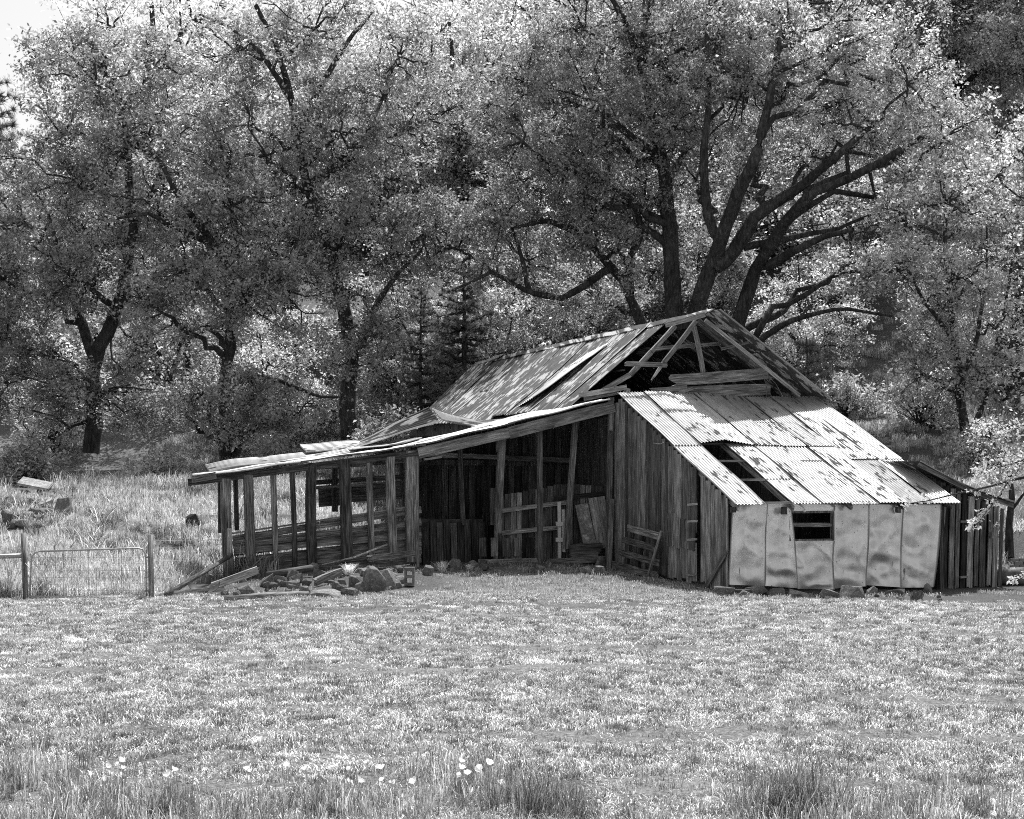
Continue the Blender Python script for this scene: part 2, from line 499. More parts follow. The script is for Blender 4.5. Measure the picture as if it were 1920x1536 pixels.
# ================================================================== THE BARN
barn = empty('barn', O, 'dilapidated wooden barn with rusty corrugated roofs, open lean-to and metal clad shed', 'barn')
def bpart(name, boxes, mat):  # a part with its own framing timbers, in barn axes
    m = Matrix((U, D, Z)).transposed().to_4x4()
    return boxmesh(name, boxes, mat, barn, m)
def BM(part):  # sub-parts hang below a part; parts carry the barn rotation only
    return part
class Sub:
    pass
def under(o, part):
    """make o (built in world space) a child of part, keeping its place"""
    mw = o.matrix_basis.copy()
    o.parent = part
    pm = barn.matrix_basis @ part.matrix_basis
    o.matrix_basis = pm.inverted() @ mw
    return o
def bplank(part, name, a, b, *k, **kw): return under(plank(name, a, b, *k, **kw), part)
def bsheet(part, name, *k, **kw): return under(corrugated(name, *k, **kw), part)
def bpole(part, name, *k, **kw): return under(pole(name, *k, **kw), part)

# ---- the part frames (timbers not seen singly)
EAVE_Z, SHT = 1.81, 4.56          # front shed eave and roof top
SV0, SV1, SW = -.35, 5.87, 5.92
def shed_z(v): return EAVE_Z + (SHT - EAVE_Z) * (v - SV0) / (SV1 - SV0)

main_roof = bpart('main_roof', [(RID_T - .05, 6.3, RID_Z - .28, RID_T + .05, 24.0, RID_Z - .08)], M_DARK)     # ridge beam
gable_end = bpart('gable_end', [(.1, 6.24, 3.9, 5.6, 6.36, 4.1)], M_DARK)                                      # tie beam
lean_to = bpart('lean_to', [(-5.2, 9.0, 2.75, -.9, 9.12, 2.9)], M_DARK)
front_shed = bpart('front_shed', [(.08, .06, 0.0, .2, .18, 1.66), (5.65, .06, -.3, 5.77, .18, 1.66), (.08, .06, 1.66, 5.77, .18, 1.74)], M_DARK)
side_shed = bpart('side_shed', [(7.62, .66, -.3, 7.74, .78, 1.75)], M_DARK)
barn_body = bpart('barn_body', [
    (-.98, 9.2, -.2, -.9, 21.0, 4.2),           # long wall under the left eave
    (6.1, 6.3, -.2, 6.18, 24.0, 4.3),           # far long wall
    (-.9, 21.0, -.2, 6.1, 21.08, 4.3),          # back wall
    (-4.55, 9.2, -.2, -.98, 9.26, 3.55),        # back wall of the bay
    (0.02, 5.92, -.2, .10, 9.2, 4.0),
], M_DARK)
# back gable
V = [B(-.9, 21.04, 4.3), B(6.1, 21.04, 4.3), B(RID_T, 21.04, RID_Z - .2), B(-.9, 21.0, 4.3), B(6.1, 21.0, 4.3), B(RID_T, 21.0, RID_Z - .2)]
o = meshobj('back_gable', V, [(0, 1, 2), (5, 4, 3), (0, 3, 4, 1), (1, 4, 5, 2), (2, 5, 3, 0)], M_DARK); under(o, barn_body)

# ---- main roof, left slope
def slopeL(t, v, up=0): return B(t, v, RID_Z - PITCH * (RID_T - t) + up)
v_top0, v_top1 = tv(LP(1255, 603))[1], 24.6
v_bot0, v_bot1 = 6.3, 20.2
NCOL = 15
LOW_T, MID_T = -1.25, .75
def roofpt(a, f, up=0):           # a along the ridge 0..1, f down the slope 0..1
    t = RID_T + (LOW_T - RID_T) * f
    v = (v_top0 + (v_top1 - v_top0) * a) * (1 - f) + (v_bot0 + (v_bot1 - v_bot0) * a) * f
    sag = -.10 * math.sin(math.pi * a) * math.sin(math.pi * min(1, f * 1.1))
    return slopeL(t, v, up + sag)
for i in range(NCOL):
    split = i in (3, 10)
    for row in ((1, 0) if split else (0,)):
        f0, f1 = ((-.0, .55 if split else 1.0 + random.uniform(-.02, .03)) if row == 0 else (.50, 1.0 + random.uniform(-.02, .03)))
        a0, a1 = i / NCOL - .005, (i + 1) / NCOL + .005
        up = .03 + (.015 if row == 0 else 0) + .03 * (i % 2) + random.uniform(0, .015)
        jf = random.uniform(-.015, .015)
        tw = random.uniform(-.02, .02)
        def fn(a, b, f0=f0, f1=f1 + (jf if row == 0 else 0), a0=a0, a1=a1, up=up, tw=tw):
            return roofpt(a0 + (a1 - a0) * a, f0 + (f1 - f0) * b, up + tw * (a - .5) * 2 + .02 * math.sin(3 * b + i))
        bsheet(main_roof, 'roof_sheet', fn, 1.1, 2.5 if split else 4.8, M_RUST, None, nl=8, amp=.02, rib=.11)
# lifted bright sheets lying over the slope
def loose(px0, px1, px2, px3, mat, up=.12, wid=.8, ln=3.4, curl=.25):
    p = [LP(*q) + Z * up for q in (px0, px1, px2, px3)]
    return bsheet(main_roof, 'loose_roof_sheet', bil(*p, lift=lambda a, b: Z * (curl * a * max(0, b - .25) + .05 * math.sin(5 * b))), wid, ln, mat, None, nl=12, amp=.015)
loose((1105, 668), (1150, 645), (968, 768), (1000, 765), M_LEAN, .10, .8, 4.2, .34)
loose((1150, 646), (1180, 628), (1040, 745), (1065, 742), M_RUST, .06, .7, 3.2, .1)
loose((905, 705), (925, 690), (820, 765), (842, 768), M_RUST, .05, .7, 2.4, .1)
# right slope (its underside shows in the gable)
for i in range(16):
    v0 = 5.35 + i * 1.16
    for (t0, t1, up) in ((RID_T, 4.3, .05), (4.2, 6.0, .02)):
        w0 = random.uniform(-.03, .03) if i else random.uniform(-.1, .1)
        p = [B(t, v, RID_Z - PITCH * (t - RID_T) + up) for (t, v) in ((t0, v0 + w0), (t0, v0 + 1.2), (t1, v0 + w0), (t1, v0 + 1.2))]
        bsheet(main_roof, 'roof_sheet', bil(*p), 1.2, 2.2, M_RUST, None, nl=3, seg=4)
# ridge caps
def ridge_cap(v0, v1, up, tilt=0, mat=M_RUST):
    V = []; n = 5
    for k in range(n + 1):
        f = k / n; v = v0 + (v1 - v0) * f
        for (dt, dz) in ((-.24, -.13), (-.02, .03), (.02, .03), (.24, -.13), (.22, -.15), (0, 0), (-.22, -.15)):
            V.append(B(RID_T + dt, v, RID_Z + up + .05 + dz + tilt * f + .012 * math.sin(9 * f + dt * 20)))
    Fc = []
    for k in range(n):
        for j in range(7):
            a = k * 7 + j; b = k * 7 + (j + 1) % 7
            Fc.append((a, b, b + 7, a + 7))
    Fc += [tuple(range(7))[::-1], tuple(range(n * 7, n * 7 + 7))]
    under(meshobj('ridge_cap', V, Fc, mat, uvs=[(v[0], v[2]) for v in V]), main_roof)
vv = 5.7
while vv < 21.0:
    ridge_cap(vv, vv + 2.5, .02 + random.uniform(0, .02), random.uniform(-.02, .02)); vv += 2.42
ridge_cap(21.6, 24.6, .10, -.12, M_IRON)
# rafters and purlins under the left slope
for v in np.arange(9.5, 21, 1.6):
    a = B(RID_T - .1, v, RID_Z - .36); b_ = slopeL(-1.0, v - .9, -.30)
    bplank(main_roof, 'rafter', a, b_, .06, .13, M_DARK, wdir=D)
for f in (.25, .5, .75):
    bplank(main_roof, 'purlin', roofpt(-.02, f, -.16), roofpt(1, f, -.16), .09, .045, M_DARK, wdir=U)
for v in np.arange(7.4, 24, 1.6):
    bplank(main_roof, 'rafter', B(RID_T + .1, v, RID_Z - .16), B(5.9, v, RID_Z - PITCH * 3.21 - .1), .06, .13, M_DARK, wdir=D)

# ---- gable end
GV = 6.15
def gp(name, p0, p1, wpx, th=.06, v=GV, mat=M_WOOD, part=None, **kw):
    a = BP(*p0, v); b_ = BP(*p1, v)
    wm = wpx * (a.y + b_.y) / 2 / F
    wd = D.cross((b_ - a).normalized())
    return bplank(part or gable_end, name, a, b_, wm, th, mat, wdir=wd, **kw)
M_GAB = M_WOOD
gp('rafter', (1266, 611), (1221, 660), 8, .1, 7.2, M_PALE); gp('rafter', (1221, 660), (1181, 703), 9, .1, 7.2, M_PALE); gp('rafter', (1181, 703), (1128, 733), 9, .1, 7.2, M_PALE)
gp('rafter', (1305, 602), (1244, 680), 8, .08, 6.1, M_PALE, ragged=(0, .05)); gp('rafter', (1244, 680), (1219, 717), 7, .06, 6.08, M_PALE, ragged=(0, .2), taper=.3)
gp('king_post', (1301, 612), (1319, 702), 8, .07, 6.22, M_PALE)
gp('rafter', (1309, 601), (1402, 677), 10, .1, 6.2, M_WOOD); gp('rafter', (1402, 677), (1436, 702), 8, .1, 6.2, M_WOOD)
gp('collar_tie', (1226, 654), (1352, 644), 7, .05, 6.45, M_WOOD)
gp('collar_tie', (1195, 662), (1240, 655), 7, .05, 8.2, M_DARK)
gp('rafter', (1270, 608), (1365, 685), 8, .08, 8.4, M_WOOD)
gp('broken_plank', (1171, 682), (1252, 685), 9, .05, 5.98, M_PALE, ragged=(.06, .06))
gp('plank', (1252, 714), (1440, 700), 21, .04, 6.02, M_WOOD, ragged=(.45, .05))
gp('plank', (1262, 737), (1446, 730), 21, .04, 6.06, M_WOOD, ragged=(.35, .05))
gp('broken_plank', (1217, 732), (1290, 727), 7, .03, 6.0, M_PALE, ragged=(.15, .05), taper=1.5)
gp('broken_plank', (1240, 748), (1300, 728), 6, .03, 6.0, M_PALE, ragged=(.15, .05))
gp('ridge_plank', (1248, 610), (1322, 590), 9, .05, 5.75, M_PALE)
gp('verge_board', (1322, 600), (1500, 742), 7, .04, 5.42, M_WOOD)
gp('purlin_end', (1352, 655), (1404, 642), 5, .06, 5.8, M_WOOD)
for (a_, b_) in (((1429, 699), (1438, 746)), ((1436, 700), (1469, 746))):
    bpole(gable_end, 'wire', [BP(*a_, 5.9), BP((a_[0] + b_[0]) / 2 + 3, (a_[1] + b_[1]) / 2 - 2, 5.85), BP(*b_, 5.8)], .010, M_PALE, sides=5)
gp('eave_board', (1085, 741), (1175, 726), 9, .05, 5.95, M_PALE); gp('eave_board', (1095, 748), (1160, 736), 7, .05, 6.0, M_WOOD)
gp('corner_post', (1176, 728), (1173, 760), 10, .1, 6.0, M_WOOD)

# ---- front shed roof: eight sheet columns in two courses, one lower sheet gone
NS = 8
def shedpt(t, v, up=0):
    return B(t, v, shed_z(v) + up + .04 * math.sin(t * 1.1 + .4) * (v / 6))
def shed_sheet(i, va, vb, up, name='roof_sheet', lift=None, mat=M_IRON, dt=0, wid=None):
    t0 = -.02 + i * SW / NS + dt; t1 = t0 + (wid or SW / NS + .04)
    dz = random.uniform(-.008, .008)
    def fn(a, b):
        t = t0 + (t1 - t0) * a; v = va + (vb - va) * b
        e = 0 if lift is None else lift(a, b)
        return shedpt(t, v, up + dz + .018 * (i % 2) + e + .012 * math.sin(2.3 * v + i * 1.7))
    bsheet(front_shed, name, fn, t1 - t0, abs(vb - va) * 1.1, mat, None, nl=9, amp=.0135)
VM = 2.72
for i in range(NS):
    vm = VM if i < 6 else VM - .75
    jl = random.uniform(-.05, .05)
    shed_sheet(i, SV1 + random.uniform(-.06, .06), vm + jl * .5 - .05, .055, lift=(lambda a, b, i=i: (.10 * a * b if i == 1 else (.10 * (1 - a) * b if i in (2,) else (.07 * (1 - a) * (1 - b) if i == 6 else 0)))))
    if i == 1: continue
    shed_sheet(i, vm + .12, SV0 + random.uniform(-.03, .03), .02)
# purlins seen through the gap
for v in (-.2, .95, 1.95, 2.9, 4.2, 5.6):
    bplank(front_shed, 'purlin', shedpt(.02, v, -.03), shedpt(SW - .1, v, -.03), .09, .05, M_PALE if v < 2.5 else M_DARK, wdir=D)
for t in (.1, 1.48, 3.0, 4.4, 5.75):
    bplank(front_shed, 'rafter', shedpt(t, -.3, -.11), shedpt(t, 5.8, -.11), .05, .11, M_WOOD, wdir=U)
# bits of iron hanging at the verge
bpole(front_shed, 'bent_strip', [SP(1225, 831, -.05), SP(1238, 833, -.04), SP(1246, 829, -.02)], .012, M_PALE, sides=5)

# ---- front shed: left wall of upright boards (plane t = 0)
v = 5.75; k = 0
slit_v = tv(SP(1311, 1000, 0))[1]
patch0, patch1 = tv(SP(1258, 930, 0))[1], tv(SP(1302, 950, 0))[1]
while v > .05:
    wd = random.choice((.19, .22, .25, .16, .28))
    va = max(v - wd, 0.0); vc = (v + va) / 2
    if v - va < .05: break
    if abs(vc - slit_v) < .13:
        v = va; continue
    zb = H(*(B(0, vc, 0).xy)) + random.uniform(-.03, .10)
    zt = shed_z(vc) - .02
    off = random.uniform(-.012, .012)
    if patch1 < vc < patch0:       # two lengths, the lower one lapped
        zc = 1.05 + random.uniform(-.05, .1)
        bplank(front_shed, 'plank', B(off, vc, zc), B(off, vc, zt), (v - va) - .012, .025, M_WOOD, wdir=D, ragged=(.04, 0))
        zc2 = zc + random.uniform(.3, .5)
        bplank(front_shed, 'plank', B(-.03 + off, vc + .02, .75 + random.uniform(-.04, .04)), B(-.03 + off, vc, zc2), (v - va) - .02, .022, M_WOOD, wdir=D, ragged=(.04, .04))
        bplank(front_shed, 'plank', B(off, vc, zb), B(off, vc, zc - .2), (v - va) - .008, .024, M_WOOD, wdir=D)
    else:
        bplank(front_shed, 'plank', B(off, vc, zb), B(off, vc, zt), (v - va) - random.uniform(.006, .016), .025, M_WOOD, wdir=D, ragged=(.06, 0))
    v = va
bplank(front_shed, 'corner_board', B(-.03, 5.82, -.1), B(-.03, 5.82, 4.35), .14, .05, M_PALE, wdir=D)
bplank(front_shed, 'brace', SP(1362, 1034, -.06), SP(1322, 1104, -.06), .12, .03, M_WOOD, wdir=D)
for (x, y) in ((1298, 946), (1298, 978), (1297, 1012), (1296, 1078)):
    a = SP(x - 9, y, -.05); b_ = SP(x + 10, y - 1, -.05)
    bplank(front_shed, 'hinge', a, b_, .05, .015, M_PALE, wdir=Z)
# dark lining behind the slit, back of the shed
# ---- front shed: flat iron cladding (plane v = 0)
def clad(pts, dent, seed):
    """pts: four pixel corners tl, tr, bl, br on the front wall; a dented flat sheet"""
    c = [BP(x, y, -.02) for (x, y) in pts]
    n = 30; V = []; UV = []; ED = []; Fc = []
    for layer in (0, 1):
        for j in range(n + 1):
            for i in range(n + 1):
                a, b = i / n, j / n
                p = c[0] * ((1 - a) * (1 - b)) + c[1] * (a * (1 - b)) + c[2] * ((1 - a) * b) + c[3] * a * b
                nz = noise.noise(Vector((p.x * 1.7 + seed * 7, p.z * 2.1, seed))) * 1.0 + noise.noise(Vector((p.x * 3.6 + seed, p.z * 4.2, 3 + seed))) * .5 - .5 * abs(noise.noise(Vector((p.x * 2.1 + p.z * 1.3 + seed, p.z * 2.2 - p.x, 9 + seed))))
                edge = .06 * max(0, (a - .82) / .18) ** 2 * (.5 + .5 * math.sin(seed * 3 + b * 5)) + .022 * max(0, (b - .85) / .15) ** 2 * math.sin(a * 4 + seed)
                win = min(1, 6 * a * (1 - a)) * min(1, 8 * b * (1 - b)); cre = (1 - abs(noise.noise(Vector((p.x * 1.3 + p.z * 1.1 + seed * 5, p.z * 1.5, 21 + seed))))) ** 16
                p = p - D * (dent * nz * win + .035 * cre * win + edge + .03 + layer * .004 - .006 * (seed % 2))
                V.append(p); UV.append((seed * 3 + a * .8, seed * 5 + b * 1.6)); ED.append((a, b))
    r = n + 1; off = r * r
    for j in range(n):
        for i in range(n):
            p = j * r + i
            Fc += [(p, p + r, p + r + 1, p + 1), (off + p, off + p + 1, off + p + r + 1, off + p + r)]
    under(meshobj('wall_sheet', V, Fc, M_FLAT, smooth=True, uvs=UV, edge=ED), front_shed)
clad(((1372, 944), (1438, 944), (1364, 1096), (1432, 1099)), .055, 1)
clad(((1436, 944), (1480, 944), (1430, 1098), (1496, 1103)), .065, 2)
clad(((1480, 1012), (1562, 1014), (1494, 1104), (1561, 1105)), .05, 3)
clad(((1560, 946), (1628, 946), (1559, 1104), (1622, 1099)), .055, 4)
clad(((1627, 946), (1692, 946), (1620, 1097), (1686, 1101)), .075, 5)
clad(((1691, 946), (1764, 946), (1684, 1102), (1750, 1101)), .06, 6)
clad(((1480, 944), (1562, 944), (1480, 960), (1562, 960)), .012, 8)
# window
wf = []
wl, wr, wt, wb = (BP(1478, 985, 0), BP(1562, 985, 0), BP(1520, 958, 0), BP(1520, 1014, 0))
t0, t1, z0, z1 = tv(wl)[0], tv(wr)[0], wb.z, wt.z
o = boxmesh('window_frame', [(t0, -.06, z1 - .05, t1, .05, z1), (t0, -.06, z0, t1, .05, z0 + .04), (t0, -.06, z0 + .04, t0 + .04, .05, z1 - .05), (t1 - .05, -.06, z0 + .04, t1, .05, z1 - .05)], M_WOOD, None, Matrix.Translation(O) @ Matrix((U, D, Z)).transposed().to_4x4()); under(o, front_shed)
bplank(front_shed, 'window_bar', BP(1480, 984, -.01), BP(1560, 984, -.01), .09, .04, M_WOOD, wdir=Z)
bplank(front_shed, 'eave_block', BP(1374, 950, -.2), BP(1374, 962, -.2), .10, .1, M_DARK, wdir=U)
bplank(front_shed, 'eave_block', BP(1470, 950, -.2), BP(1470, 965, -.2), .10, .1, M_DARK, wdir=U)
bplank(front_shed, 'eave_block', BP(1684, 950, -.2), BP(1684, 962, -.2), .10, .1, M_DARK, wdir=U)
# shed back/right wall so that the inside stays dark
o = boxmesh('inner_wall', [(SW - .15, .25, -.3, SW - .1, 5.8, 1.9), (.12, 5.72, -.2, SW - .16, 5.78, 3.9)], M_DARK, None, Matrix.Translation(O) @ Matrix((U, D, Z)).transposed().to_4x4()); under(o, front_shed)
# sill log below the cladding
bplank(front_shed, 'sill_beam', B(.1, .12, -.13), B(5.7, .12, -.28), .12, .12, M_DARK, wdir=D)

# ---- side shed on the right
xs = 1766; k = 0
def side_top(px): return 884 + (px - 1735) * .40
while xs < 1878:
    wd = random.choice((10, 12, 14, 9))
    xc = xs + wd / 2
    p_b = BP(xc - 2, 1104 + random.uniform(-4, 5), .62); p_t = BP(xc + 3, side_top(xc) + 12, .62)
    bplank(side_shed, 'plank', p_b, p_t, wd * 35.8 / F - .014, .026, M_WOOD if k % 3 else M_DARK, wdir=U, ragged=(.05, .03))
    xs += wd; k += 1
for xc in (1748, 1757, 1766, 1778, 1792):
    bplank(side_shed, 'plank', BP(xc, 985, .75), BP(xc + 2, side_top(xc) + 8, .75), .15, .025, M_DARK, wdir=U)
bplank(side_shed, 'leaning_plank', BP(1752, 1108, .5), BP(1770, 950, .5), .13, .03, M_WOOD, wdir=U, ragged=(.05, 0))
ra, rb = BP(1722, 868, .5), BP(1900, 944, .5)
for i, (dv, dz) in enumerate(((0, 0), (.75, .0), (1.5, 0.01), (2.25, 0))):
    p00 = ra + D * (dv - .1) + Z * .05; p10 = ra + D * (dv + .72) + Z * .05
    p01 = rb + D * (dv - .1) + Z * .05; p11 = rb + D * (dv + .72) + Z * .05
    bsheet(side_shed, 'roof_sheet', bil(p00, p10, p01, p11, lift=lambda a, b: Z * (-.10 * math.sin(b * 3.1) + dz)), .82, 2.6, M_RUST, None, nl=8)
bplank(side_shed, 'verge_board', ra + Z * -.03, BP(1815, 912, .5) + Z * -.08, .10, .04, M_WOOD, wdir=Z)
bplank(side_shed, 'verge_board', BP(1815, 912, .52) + Z * -.08, rb + Z * -.06, .10, .04, M_WOOD, wdir=Z)
bplank(side_shed, 'bracket', BP(1800, 978, .55), BP(1816, 978, .55), .05, .05, M_PALE, wdir=Z)
bplank(side_shed, 'bracket', BP(1800, 1083, .55), BP(1815, 1082, .55), .05, .05, M_PALE, wdir=Z)
bplank(side_shed, 'electric_box', BP(1860, 1010, .55), BP(1861, 997, .55), .10, .09, M_PALE, wdir=U)
bplank(side_shed, 'sill_board', BP(1758, 1110, .5), BP(1805, 1111, .5), .1, .05, M_PALE, wdir=Z)
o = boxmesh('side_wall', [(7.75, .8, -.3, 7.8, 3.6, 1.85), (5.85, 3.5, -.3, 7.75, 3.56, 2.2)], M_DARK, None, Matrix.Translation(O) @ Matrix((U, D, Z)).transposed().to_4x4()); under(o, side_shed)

# ---- lean-to on the left
LV = 5.9
def lp(name, x0, y0, x1, y1, wpx, v=LV, th=.10, mat=M_POST, **kw):
    a = BP(x0, y0, v); b_ = BP(x1, y1, v)
    wm = wpx * (a.y + b_.y) / 2 / F
    wd = D.cross((b_ - a).normalized())
    return bplank(lean_to, name, a, b_, wm, th, mat, wdir=wd, **kw)
# roof height at a point across the lean-to (front rake)
rake = [(360, 897), (430, 887), (520, 874), (640, 858), (790, 838), (900, 812), (1020, 784), (1150, 752)]
rk = [(tv(BP(x, y, LV))[0], BP(x, y, LV).z) for (x, y) in rake]
def lean_z(t):
    ts = [a for a, _ in rk]; zs = [b for _, b in rk]
    return float(np.interp(t, ts, zs))
for (xb, yb, xt, yt, wpx) in ((429, 1082, 423, 897, 18), (471, 1068, 465, 890, 17), (518, 1075, 512, 882, 10), (553, 1072, 547, 878, 9),
                              (586, 1067, 584, 872, 18), (651, 1050, 645, 862, 20), (697, 1054, 692, 860, 11), (737, 1052, 731, 856, 15), (770, 1054, 769, 845, 18)):
    lp('post', xb, yb, xt, yt, wpx, th=.16 if wpx > 13 else .09, warp=.03)
lp('post', 783, 1096, 782, 842, 6, v=LV - .02, th=.09, mat=M_WOOD)
lp('post', 412, 1000, 411, 897, 6, v=8.0, mat=M_DARK); lp('post', 444, 995, 441, 890, 8, v=8.2, mat=M_DARK); lp('post', 760, 960, 752, 862, 9, v=8.6, mat=M_DARK)
lp('post', 628, 960, 628, 865, 10, v=8.4, mat=M_DARK)
# posts of the open bay
lp('post', 869, 985, 862, 825, 7, v=7.2, mat=M_WOOD); lp('post', 918, 985, 914, 812, 6, v=8.8, mat=M_DARK)
lp('post', 934, 1000, 943, 808, 13, v=6.3, mat=M_WOOD, warp=.04); lp('post', 933, 848, 933, 806, 6, v=6.25, mat=M_WOOD, th=.05)
lp('post', 1012, 1060, 1012, 793, 9, v=6.2, mat=M_WOOD, warp=.04)
lp('post', 1062, 1030, 1080, 776, 10, v=6.2, mat=M_WOOD, warp=.03)
lp('post', 1140, 1100, 1146, 745, 9, v=6.0, mat=M_WOOD); lp('post', 1145, 808, 1146, 755, 7, v=5.85, mat=M_PALE, th=.06)
lp('beam', 784, 850, 1075, 864, 9, v=8.7, mat=M_WOOD); lp('beam', 784, 852, 940, 858, 8, v=7.3, mat=M_WOOD)
# header boards below the rake
lp('header_board', 352, 905, 790, 848, 13, v=5.85, th=.06, mat=M_POST)
lp('header_board', 784, 850, 962, 810, 20, v=5.82, th=.05, mat=M_PALE); lp('header_board', 955, 812, 1152, 762, 22, v=5.80, th=.05, mat=M_PALE)
lp('header_board', 360, 899, 405, 891, 13, v=5.70, th=.12, mat=M_WOOD)
lp('fascia_splinter', 793, 862, 832, 856, 4, v=5.75, th=.02, mat=M_PALE, ragged=(.1, .1)); lp('fascia_splinter', 1000, 806, 1040, 800, 4, v=5.75, th=.02, mat=M_PALE, ragged=(.1, .1))
lp('beam', 365, 893, 790, 862, 9, v=8.2, mat=M_POST)
# low wall of boards
for i, (x0, y0, x1, y1, h) in enumerate(((436, 1008, 600, 981, 13), (600, 981, 790, 952, 13), (436, 1018, 790, 975, 14), (438, 1031, 790, 990, 15), (440, 1050, 790, 1008, 18), (442, 1064, 790, 1024, 18), (444, 1080, 790, 1040, 18))):
    lp('wall_board', x0, y0 + h / 2 - 3, x1, y1 + h / 2 - 3, h, v=6.08 + .01 * (i % 2), th=.03, mat=M_POST)
lp('rail', 440, 1034, 790, 1003, 11, v=5.98, th=.05, mat=M_PALE)
lp('wall_cap', 432, 1001, 600, 976, 3, v=6.02, th=.08, mat=M_PALE); lp('wall_cap', 600, 976, 762, 951, 3, v=6.02, th=.08, mat=M_PALE)
lp('back_rail', 590, 905, 775, 893, 9, v=8.5, mat=M_DARK); lp('back_rail', 590, 915, 690, 909, 6, v=8.4, mat=M_PALE)
lp('back_board', 597, 934, 655, 930, 34, v=8.6, mat=M_DARK, th=.03); lp('back_board', 655, 925, 775, 918, 34, v=8.6, mat=M_POST, th=.03)
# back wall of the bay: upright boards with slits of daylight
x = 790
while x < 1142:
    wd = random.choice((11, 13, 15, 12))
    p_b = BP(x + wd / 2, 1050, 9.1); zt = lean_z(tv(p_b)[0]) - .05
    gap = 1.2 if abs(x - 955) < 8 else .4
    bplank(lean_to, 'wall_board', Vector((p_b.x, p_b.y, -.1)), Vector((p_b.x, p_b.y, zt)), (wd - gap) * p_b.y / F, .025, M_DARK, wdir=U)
    x += wd
# low partition in the bay
lp('partition_board', 790, 1008, 905, 1008, 70, v=7.3, th=.03, mat=M_DARK)
for i in range(9): lp('partition_board', 800 + i * 13, 1058, 798 + i * 13, 975 + random.uniform(-2, 6), 12, v=7.2, th=.025, mat=M_DARK)
top = lambda x: 930 - (x - 925) * .19 if x < 1040 else 908 + (x - 1040) * .05
xs = 925
lp('partition_board', 924, 985, 924, 915, 9, v=6.55, mat=M_WOOD, th=.03)
while xs < 1142:
    wd = random.choice((9, 11, 12, 13))
    lp('partition_board', xs + wd / 2, 1052, xs + wd / 2 + 1, top(xs) + random.uniform(-2, 2), wd - .8, v=6.75, th=.025, mat=M_WOOD if random.random() < .55 else M_DARK)
    xs += wd
lp('partition_rail', 940, 958, 1065, 942, 8, v=6.66, th=.05, mat=M_WOOD); lp('partition_rail', 940, 1000, 1065, 988, 8, v=6.66, th=.05, mat=M_WOOD); lp('partition_rail', 1040, 935, 1142, 925, 8, v=6.68, th=.05, mat=M_DARK)
for i in range(5): lp('partition_board', 905 + i * 22, 1044, 905 + i * 22, 1008, 14, v=6.6, th=.03, mat=M_WOOD if i % 2 else M_DARK)
lp('sill_beam', 898, 1054, 1014, 1051, 10, v=6.3, th=.16, mat=M_WOOD); lp('sill_beam', 1026, 1054, 1132, 1048, 11, v=6.25, th=.16, mat=M_WOOD)
# roof sheets over the lean-to: ribs run down the slope
t_e, t_m, t_t = rk[0][0] + .1, tv(BP(785, 838, LV))[0], -.15
def lean_sheet(v0, wid, ta, tb, up, name='roof_sheet', zf=None, mat=M_LEAN, nl=16, amp=.016, rib=RIB):
    n = random.uniform(-.02, .02)
    def fn(a, b):
        t = ta + (tb - ta) * b; v = v0 + wid * a
        z = (zf(t, a) if zf else lean_z(t)) + up + n + .012 * math.sin(t * 4 + v0) 
        return B(t, v, z)
    bsheet(lean_to, name, fn, wid, abs(tb - ta), mat, None, nl=nl, amp=amp, rib=rib)
for i, v0 in enumerate((5.62, 6.42, 7.22, 8.02)):
    j = random.uniform(-.12, .12)
    lean_sheet(v0, .85, t_e + j + (.25 if i > 1 else 0), t_e + 2.55, .03)
    lean_sheet(v0, .85, t_e + 2.4, t_m + .1, .045)
    lean_sheet(v0, .85, t_m - .15, t_m + 2.4 + j, .06)
    lean_sheet(v0, .85, t_m + 2.25, t_t - (.15 if i == 0 else 0), .075)
# wind-lifted sheets further back
q = BP(806, 764, 9.3); tq, zq = tv(q)[0], q.z
ql = BP(655, 842, 9.0); tl, zl = tv(ql)[0], ql.z
qr = BP(1090, 765, 9.2); tr, zr = tv(qr)[0], qr.z
def z_low(t, a): return float(np.interp(t, (tl, tq), (zl, zq))) - .42 * (1 - a) * (t - tl) / (tq - tl)
def z_up(t, a):
    f = (t - tq) / (tr - tq)
    base = zq - .18 + (zr + .05 - zq + .18) * f
    return base - .38 * math.sin(math.pi * min(1, f * 1.15)) * .75 + .2 * math.exp(-f * 9) - (1 - a) * .36 * max(0, 1 - f * 1.4)
lean_sheet(8.45, .95, tl, tq, .02, 'lifted_roof_sheet', z_low, M_RUST, amp=.024, rib=.125)
lean_sheet(7.7, .8, tl - .2, tl + 1.6, .12, 'lifted_roof_sheet', None, M_LEAN)
lean_sheet(8.45, .95, tq + .05, tr, .02, 'lifted_roof_sheet', z_up, M_LEAN, amp=.024, rib=.125)
def flat_z(z0, sl): return lambda t, a: z0 + sl * (t - tA)
pA = BP(392, 884, 8.3); tA = tv(pA)[0]
lean_sheet(8.1, .85, tA, tA + 2.5, .0, 'lifted_roof_sheet', lambda t, a: lean_z(t) + .03 + .19 * a + .03 * math.sin(2 * (t - tA)), M_LEAN, amp=.02, rib=.11)
lean_sheet(8.1, .85, tA + 2.4, tA + 5.2, .0, 'lifted_roof_sheet', lambda t, a: lean_z(t) + .06 + .18 * a + .03 * math.sin(2 * (t - tA)), M_LEAN, amp=.02, rib=.11)
pB = BP(570, 852, 8.9); tB = tv(pB)[0]
lean_sheet(8.6, .8, tB, tB + 2.2, .0, 'lifted_roof_sheet', lambda t, a: lean_z(t) + .18 + .22 * a - .06 * (t - tB), M_LEAN, amp=.02, rib=.11)

